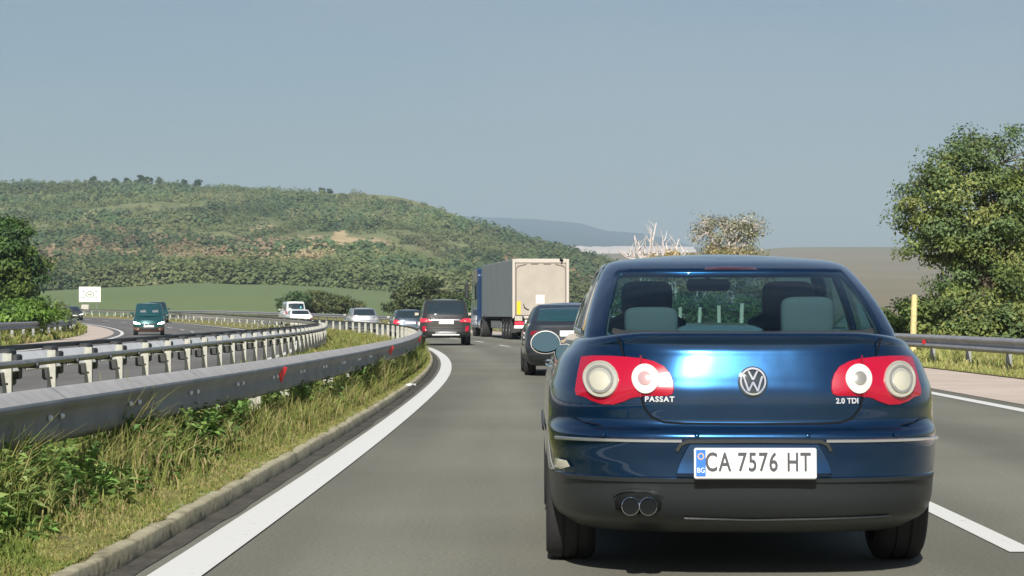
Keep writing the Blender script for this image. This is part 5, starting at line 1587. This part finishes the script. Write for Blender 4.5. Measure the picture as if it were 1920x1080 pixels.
    if grille:
        for g_ in grille:
            x0, x1, za, zb = g_[:4]
            star_patch('grille', f_, [(x0, za), (x1, za), (x1 * .96, zb), (x0 * .96, zb)], (0, (za + zb) / 2), g_[4] if len(g_) > 4 else 'black_plastic', root, .004, .004, 3, seg=5)
        mb = MB()
        for x in (-.012, .012): pass
        star_patch('badge', f_, [(-.06, (grille[0][2] + grille[0][3]) / 2 + .02), (0, (grille[0][2] + grille[0][3]) / 2 - .05), (.06, (grille[0][2] + grille[0][3]) / 2 + .02), (0, (grille[0][2] + grille[0][3]) / 2 + .09)], (0, (grille[0][2] + grille[0][3]) / 2 + .02), 'chrome', root, .012, .006, 2, seg=2)
    if plate_front:
        x, z, hw, hh = plate_front
        star_patch('number_plate', f_, [(x - hw, z - hh), (x + hw, z - hh), (x + hw, z + hh), (x - hw, z + hh)], (x, z), 'plate_white', root, .014, .002, 2, seg=4)
    if rails:
        for sg in (-1, 1):
            mb = MB(); x = sg * W * roof_w * .88; pts = [(x, c1 + .15, zt), (x, c1 + .25, zt + .07), (x, f1 - .6, zt + .07), (x, f1 - .45, zt)]
            mb.tube(pts, .02, 6); mb.build('roof_rail', 'black_plastic', root)
    mb = MB(); mb.box(-W * .8, W * .8, .9, L - .6, clear - .02, clear + .03, bev=.01); mb.tube([(-W * .8, ar, tr * .9), (W * .8, ar, tr * .9)], .05, 8); mb.build('floor_pan', 'under_dark', root)
    for sg in (-1, 1):
        for y in (ar, af): wheel(root, sg * (W - .125), y, tr, .22)
    if extra: extra(root, S, G)
    return root

def heading(Y): return math.atan(-dC(Y))       # car yaw that follows the road
def lampbox(x0, x1, z0, z1, k=.25):
    h = z1 - z0
    return [(x0, z0 + h * .35), (x0 + .02, z0 + h * .08), (x0 + (x1 - x0) * .5, z0), (x1, z0 + h * .05), (x1 - .004, z1 - h * .1), (x0 + (x1 - x0) * .6, z1), (x0 + .03, z1 - h * .06)]

# dark saloon half hidden behind the blue one
build_car('saloon_car', 'dark grey blue saloon half hidden behind the left mirror of the near blue car', (1.15, 42.6, 0), R(1.0), .915, 1.385, 4.75, .98, 'paint_dark', cabin=(.42, 1.32, 3.75, 2.65),
          tail=[(0, .18), (.1, .06), (.3, .0), (.42, .01), (.5, .03), (.75, .05), (.95, .04), (1.0, .07)], lamp_mat='lamp_red_dark', lamps=lampbox(.54, .80, .76, .85), plate=(0, .80, .26, .055), strip=[(.66, .80, 'chrome_satin', .022), (.50, .74, 'black_plastic', .035)],
          glass='teal_glass', tr=.33, exhaust=[(-.52, .30), (.52, .30)], hood=.25)
# black off-roader
def suv_extra(root, S, G):
    rr = lambda x, z, o=0: S.rear(x, z, o)
    for sg in (-1, 1):
        star_patch('bumper_reflector', lambda x, z, o=0, sg=sg: S.rear(sg * x, z, o), [(.70, .53), (.84, .53), (.86, .72), (.74, .72)], (.78, .62), 'lamp_red', root, .004, .006, 2, seg=2)
    mb = MB(); mb.box(-.62, .62, -.06, .22, 1.0, 1.03) if False else None
    star_patch('tow_cover', rr, [(-.38, .42), (.38, .42), (.40, .52), (-.40, .52)], (0, .47), 'chrome_satin', root, .004, .003, 2, seg=3)
build_car('off_roader', 'big black off-roader braking beside the kerb where the median rail bends away', (P(836, 600, 84)[0], 84, 0), heading(84) * .75, .955, 1.72, 4.75, 1.08, 'paint_black', 'suv', cabin=(.10, .55, 3.6, 2.9),
          tail=[(0, .14), (.06, .03), (.2, .0), (.38, .01), (.42, .06), (.7, .07), (1.0, .09)], roof_w=.78, lamps=[(.50, .90), (.55, .875), (.72, .87), (.90, .86), (.93, .90), (.92, .99), (.72, 1.0), (.58, .95)], glow='brake_glow',
          plate=(.02, .86, .27, .06), strip=[(.945, .52, 'chrome_satin', .05), (.40, .5, 'plate_white', .05)], tr=.37, clear=.32, rails=True, hood=.10, extra=suv_extra, mirror_z=1.16)
# small dark hatchback
build_car('hatchback', 'small dark blue hatchback with a lit red tail lamp left of the black off-roader', (P(770, 600, 115)[0], 115, 0), heading(115), .86, 1.40, 4.0, .92, 'paint_grey_blue', 'hatch', cabin=(.10, .50, 3.0, 2.3),
          tail=[(0, .14), (.08, .03), (.3, .0), (.42, .02), (.6, .05), (1.0, .12)], lamps=[(.50, .70), (.60, .66), (.82, .68), (.84, .80), (.72, .90), (.60, .84)], glow='brake_glow', plate=(0, .72, .26, .055), tr=.31, roof_w=.74, hood=.2)
# silver car
build_car('estate_car', 'silver car with a dark rear window and bright bumper behind the bending median rail', (P(684, 600, 138)[0], 138, g(138)), heading(138), .895, 1.50, 4.2, .96, 'paint_silver', 'hatch', cabin=(.12, .52, 3.1, 2.4),
          tail=[(0, .12), (.08, .02), (.3, .0), (.46, .01), (.5, .05), (.75, .08), (1.0, .13)], lamps=[(.62, .74), (.82, .74), (.84, .95), (.70, .95)], lamp_mat='lamp_clear', plate=(0, .56, .26, .055), strip=[(.42, .7, 'black_plastic', .04), (.70, .55, 'black_plastic', .02)], tr=.32, roof_w=.74, low='paint_silver', hood=.2)
# white car with an added glowing teal sun glint, and white van before it
def add_glint(root, S, G):
    mb = MB(); mb.lathe([(0, .05), (.06, .05), (.10, .03), (.11, .001)], 'Z', (0, .62, 1.42), 12); mb.build('roof_glint', 'teal_glint', root)
plain('teal_glint', (.05, .5, .5), .2, coat=.6, emit=(.2, 1, .95), es=.6)  # glowing stand-in for a sun glint on the car, not a lamp
build_car('saloon_car', 'white car with a small added teal sun glint on the roof in front of the white van', (P(566, 600, 163)[0], 163, g(163)), heading(163), .865, 1.36, 4.4, .93, 'paint_white', cabin=(.45, 1.2, 3.3, 2.4),
          lamps=[(.58, .62), (.82, .62), (.83, .74), (.62, .74)], lamp_mat='lamp_red_dark', plate=(0, .68, .26, .055), strip=[(.48, .7, 'black_plastic', .04)], tr=.31, low='paint_white', hood=.22, extra=add_glint)
build_car('white_van', 'small white van with a dark rear window just beyond the white car', (P(556, 600, 186)[0], 186, g(186)), heading(186), .87, 1.90, 4.4, 1.12, 'paint_white', 'suv', cabin=(.04, .30, 3.5, 2.9),
          lamps=[(.70, .85), (.84, .85), (.85, 1.08), (.74, 1.08)], plate=(0, .78, .26, .055), tr=.33, roof_w=.80, clear=.24, hood=.2, low='paint_white', cat='van', win=(1.25, 1.72))

# oncoming traffic
def oncoming(Y, px, L):
    h = heading(Y); x = P(px, 600, Y)[0]
    # tail sits L further along the road than the nose
    return (x + L * math.sin(-h), Y + L * math.cos(h), g(Y + 2)), h + math.pi
ONC = 'cars coming the other way'
def van_extra(root, S, G):
    f_ = lambda x, z, o=0: S.front(x, z, o)
    gf = lambda x, z, o=0: G.front(x, z, o)
    for x in (-.34, .30):       # pale patches laid on the windscreen where occupants show
        star_patch('occupant_patch', gf, [(x - .17, 1.22), (x + .15, 1.21), (x + .17, 1.32), (x - .12, 1.36)], (x, 1.28), 'seat_light', root, .0075, .001, 2, seg=2)
l_, r_ = oncoming(122, 279, 4.0)
build_car('passenger_van', 'teal green van coming towards us with both headlights bright', l_, r_, .835, 1.74, 4.0, 1.06, 'paint_teal', 'van', ONC, cabin=(.04, .18, 3.42, 2.62), roof_w=.80, lamps=[(.70, .80), (.80, .80), (.80, 1.1), (.72, 1.1)],
          head=([(.44, .66), (.78, .68), (.81, .82), (.70, .88), (.50, .80)], 'headlight_lit'), plate_front=(0, .50, .27, .065), grille=[(-.42, .42, .64, .74), (-.50, .50, .28, .42)], low='paint_copper', glass='teal_glass', tr=.31, hood=.28, cat='van', extra=van_extra, clear=.2)
l_, r_ = oncoming(219, 140, 4.1)
build_car('hatchback', 'dark car with bright headlights entering the far left bend', l_, r_, .86, 1.38, 4.1, .92, 'paint_black', 'hatch', ONC, cabin=(.10, .50, 3.1, 2.3), head=([(.42, .62), (.76, .60), (.84, .74), (.60, .80)], 'headlight_lit'), plate_front=(0, .48, .27, .06), grille=[(-.38, .38, .58, .70), (-.5, .5, .25, .36)], tr=.31, lamps=[(.6, .7), (.8, .7), (.8, .85), (.65, .85)])
l_, r_ = oncoming(200, 300, 4.3)
build_car('passenger_van', 'dark green van following close behind the teal green one', l_, r_, .86, 1.84, 4.3, 1.10, 'paint_teal', 'van', ONC, cabin=(.04, .18, 3.6, 2.9), roof_w=.80, head=([(.48, .68), (.80, .70), (.82, .86), (.60, .84)], 'lamp_clear'), plate_front=(0, .52, .27, .06), grille=[(-.42, .42, .66, .76), (-.5, .5, .3, .42)], tr=.32, lamps=[(.70, .80), (.80, .80), (.80, 1.1), (.72, 1.1)], cat='van')

# ---------------- lorry
def build_lorry():
    Y = 103.0; x, _, _ = P(1014, 600, Y); rz = heading(107) * .93
    tr_ = empty('semi_trailer', (x, Y, 0), rz, 'tall box trailer with cream rear doors and grey side above a row of wheels', 'trailer')
    W, L, z0, z1 = 1.275, 13.6, 1.02, 3.62
    mb = MB(); mb.box(-W, W, .10, L, z0, z1, bev=.03); mb.build('side_panels', 'trailer_side', tr_)
    mb = MB()
    mb.box(-W - .01, -W + .12, -.02, .12, z0 - .05, z1 + .02, bev=.02); mb.box(W - .12, W + .01, -.02, .12, z0 - .05, z1 + .02, bev=.02)
    mb.box(-W + .12, W - .12, -.02, .12, z1 - .16, z1 + .03, bev=.02); mb.box(-W + .12, W - .12, -.02, .12, z0 - .06, z0 + .06, bev=.02)
    mb.build('door_frame', 'trailer_frame', tr_)
    mb = MB(); mb.box(-W + .14, W - .14, .0, .09, z0 + .08, z1 - .18, bev=.02); mb.build('rear_door', 'trailer_door', tr_)
    mb = MB()
    pts = [(-W + .15, z0 + .1), (-W + .15, z1 - .42), (-W + .25, z1 - .30), (-W + .62, z1 - .21), (-W + .62, z1 - .21)]
    for s in (-1, 1):
        q = [(s * abs(a), b) for a, b in pts]
        mb.tube([(a, -.01, b) for a, b in q[:4]], .028, 6)
        mb.tube([(s * .45, -.015, z1 - .19), (s * .12, -.015, z1 - .19)], .03, 6)
    mb.build('door_seal', 'seal_grey', tr_)
    mb = MB()
    for s in (-1, 1): mb.tube([(s * .55, -.03, z0 + .35), (s * .62, -.04, z0 + .36), (s * .75, -.04, z0 + .45), (s * .78, -.03, z0 + .60)], .022, 6)
    mb.build('door_handle', 'black_plastic', tr_)
    mb = MB(); mb.tube([(W - .34, .02, z1 - .22), (W - .30, -.06, z1 - .02), (W - .42, -.03, z1 + .03)], .03, 6); mb.box(W - .42, W - .26, -.05, .02, z1 - .10, z1 + .02, bev=.02); mb.build('door_catch', 'under_dark', tr_)
    for s, mat_, xx in ((-1, 'reflector_yellow', -W + .27), (1, 'amber', W - .30)):
        mb = MB(); mb.box(xx - .08, xx + .09 + (.05 if s > 0 else 0), -.012, -.002, z0 + .12, z0 + (.72 if s < 0 else .62), bev=.004); mb.build('reflector_panel', mat_, tr_)
    mb = MB(); mb.box(-.22, .16, -.012, -.002, z0 + .62, z0 + 1.0, bev=.004); mb.build('blank_panel', 'plate_white', tr_)
    mb = MB(); mb.box(-1.2, 1.2, .04, .14, .50, .66, bev=.03); mb.box(-.7, -.6, .1, 1.4, .6, z0); mb.box(.6, .7, .1, 1.4, .6, z0); mb.build('rear_bumper', 'zinc_white', tr_)
    for s in (-1, 1):
        mb = MB(); mb.box(s * .98 - .20, s * .98 + .20, .0, .06, .68, .82, bev=.02); mb.build('tail_lamp', 'brake_glow' if s < 0 else 'lamp_red', tr_)
    mb = MB(); mb.box(-.26, .26, .02, .05, .48, .60, bev=.005); mb.build('number_plate', 'plate_white', tr_)
    mb = MB(); mb.box(-.45, -.35, .3, L - 1, .75, z0); mb.box(.35, .45, .3, L - 1, .75, z0); mb.box(-W + .02, W - .02, .2, L - .2, z0 - .10, z0 + .01); mb.build('chassis', 'under_dark', tr_)
    for y in (1.6, 2.9, 4.2):
        for s in (-1, 1): wheel(tr_, s * 1.07, y, .50, .38, 9)
    for s in (-1, 1):
        mb = MB(); mb.box(s * 1.2 - .02, s * 1.2 + .02, 5.2, 9.6, .5, .85, bev=.01); mb.build('side_guard', 'zinc_dull', tr_)
        for y in (.7,):
            mb = MB(); mb.box(s * 1.05 - .22, s * 1.05 + .22, y, y + .02, .32, .95); mb.build('mud_flap', 'black_plastic', tr_)
    # tractor unit, turned further into the bend
    hx = Vector((x, Y, 0)) + Matrix.Rotation(rz, 3, 'Z') @ Vector((0, 11.9, 0))
    rz2 = rz + R(2.5)
    tc = empty('truck_tractor', (hx.x - .12, hx.y, 0), rz2, 'dark blue truck cab pulling the tall cream and grey trailer', 'truck')
    mb = MB()
    V = []; fs = []
    pr = [(2.1, 1.0), (1.95, 3.15), (2.15, 3.42), (2.6, 3.52), (3.55, 3.42), (4.15, 2.3), (4.30, 1.6), (4.32, .45), (2.1, .45)]
    for s in (-1, 1):
        for (y, z) in pr: V.append((s * 1.25, y, z))
    n = len(pr)
    for k in range(n): fs.append((k, (k + 1) % n, n + (k + 1) % n, n + k))
    fs += [tuple(range(n))[::-1], tuple(range(n, 2 * n))]
    mb.add(V, fs); cb = fix_normals(mb.build('cab', 'paint_cab', tc, smooth=False))
    bm_ = cb.modifiers.new('bev', 'BEVEL'); bm_.width = .07; bm_.segments = 3
    for s in (-1, 1):
        mb = MB(); a, b = sorted((s * 1.252, s * 1.262)); 
        Vw = [(b if s > 0 else a, 2.75, 1.75), (b if s > 0 else a, 3.9, 1.75), (b if s > 0 else a, 3.6, 2.55), (b if s > 0 else a, 2.75, 2.60)]
        mb.add(Vw, [(0, 1, 2, 3)]); mb.build('side_window', 'dark_glass', tc, smooth=False)
        mb = MB(); mb.box(-.10, .10, -.05, .10, -.42, .42, bev=.06); mb.tube([(0, .05, .45), (-s * .25, .10, .50)], .02, 6); mb.tube([(0, .05, -.40), (-s * .25, .10, -.45)], .02, 6)
        mb.build('door_mirror', 'black_plastic', tc, loc=(s * 1.52, 4.0, 2.35))
        mb = MB(); mb.box(s * 1.0 - .25, s * 1.0 + .25, -.35, 1.0, .95, 1.08, bev=.05); mb.build('mudguard', 'black_plastic', tc)
        wheel(tc, s * 1.05, .30, .50, .50, 9); wheel(tc, s * 1.07, 3.55, .50, .32, 9)
        mb = MB(); mb.tube([(s * .95, 1.2, .65), (s * .95, 1.95, .65)], .30, 18); mb.build('fuel_tank', 'chrome_satin', tc)
    mb = MB(); mb.box(-1.1, 1.1, 4.31, 4.33, 1.85, 2.0); mb.add([(-1.1, 4.13, 2.42), (1.1, 4.13, 2.42), (1.1, 3.66, 3.28), (-1.1, 3.66, 3.28)], [(0, 1, 2, 3)]); mb.build('windscreen', 'dark_glass', tc, smooth=False)
    mb = MB(); mb.box(-.45, -.33, -.7, 3.6, .6, .85); mb.box(.33, .45, -.7, 3.6, .6, .85); mb.build('chassis', 'under_dark', tc)
build_lorry()

# ---------------- haze: the air of the place, one closed box
mb = MB(); mb.box(-3450, 3450, -60, 9400, -3.5, 420)
hz = mb.build('haze', [], smooth=False)
hm = bpy.data.materials.new('haze'); hm.use_nodes = True; t = hm.node_tree
t.nodes.remove(t.nodes['Principled BSDF'])
pv = t.nodes.new('ShaderNodeVolumePrincipled'); pv.inputs['Density'].default_value = .00015; pv.inputs['Color'].default_value = (.56, .70, .86, 1); pv.inputs['Anisotropy'].default_value = 0.0
t.links.new(pv.outputs[0], t.nodes['Material Output'].inputs['Volume'])
hz.data.materials.append(hm)
tag(hz, 'thin summer haze over the valley', kind='stuff')
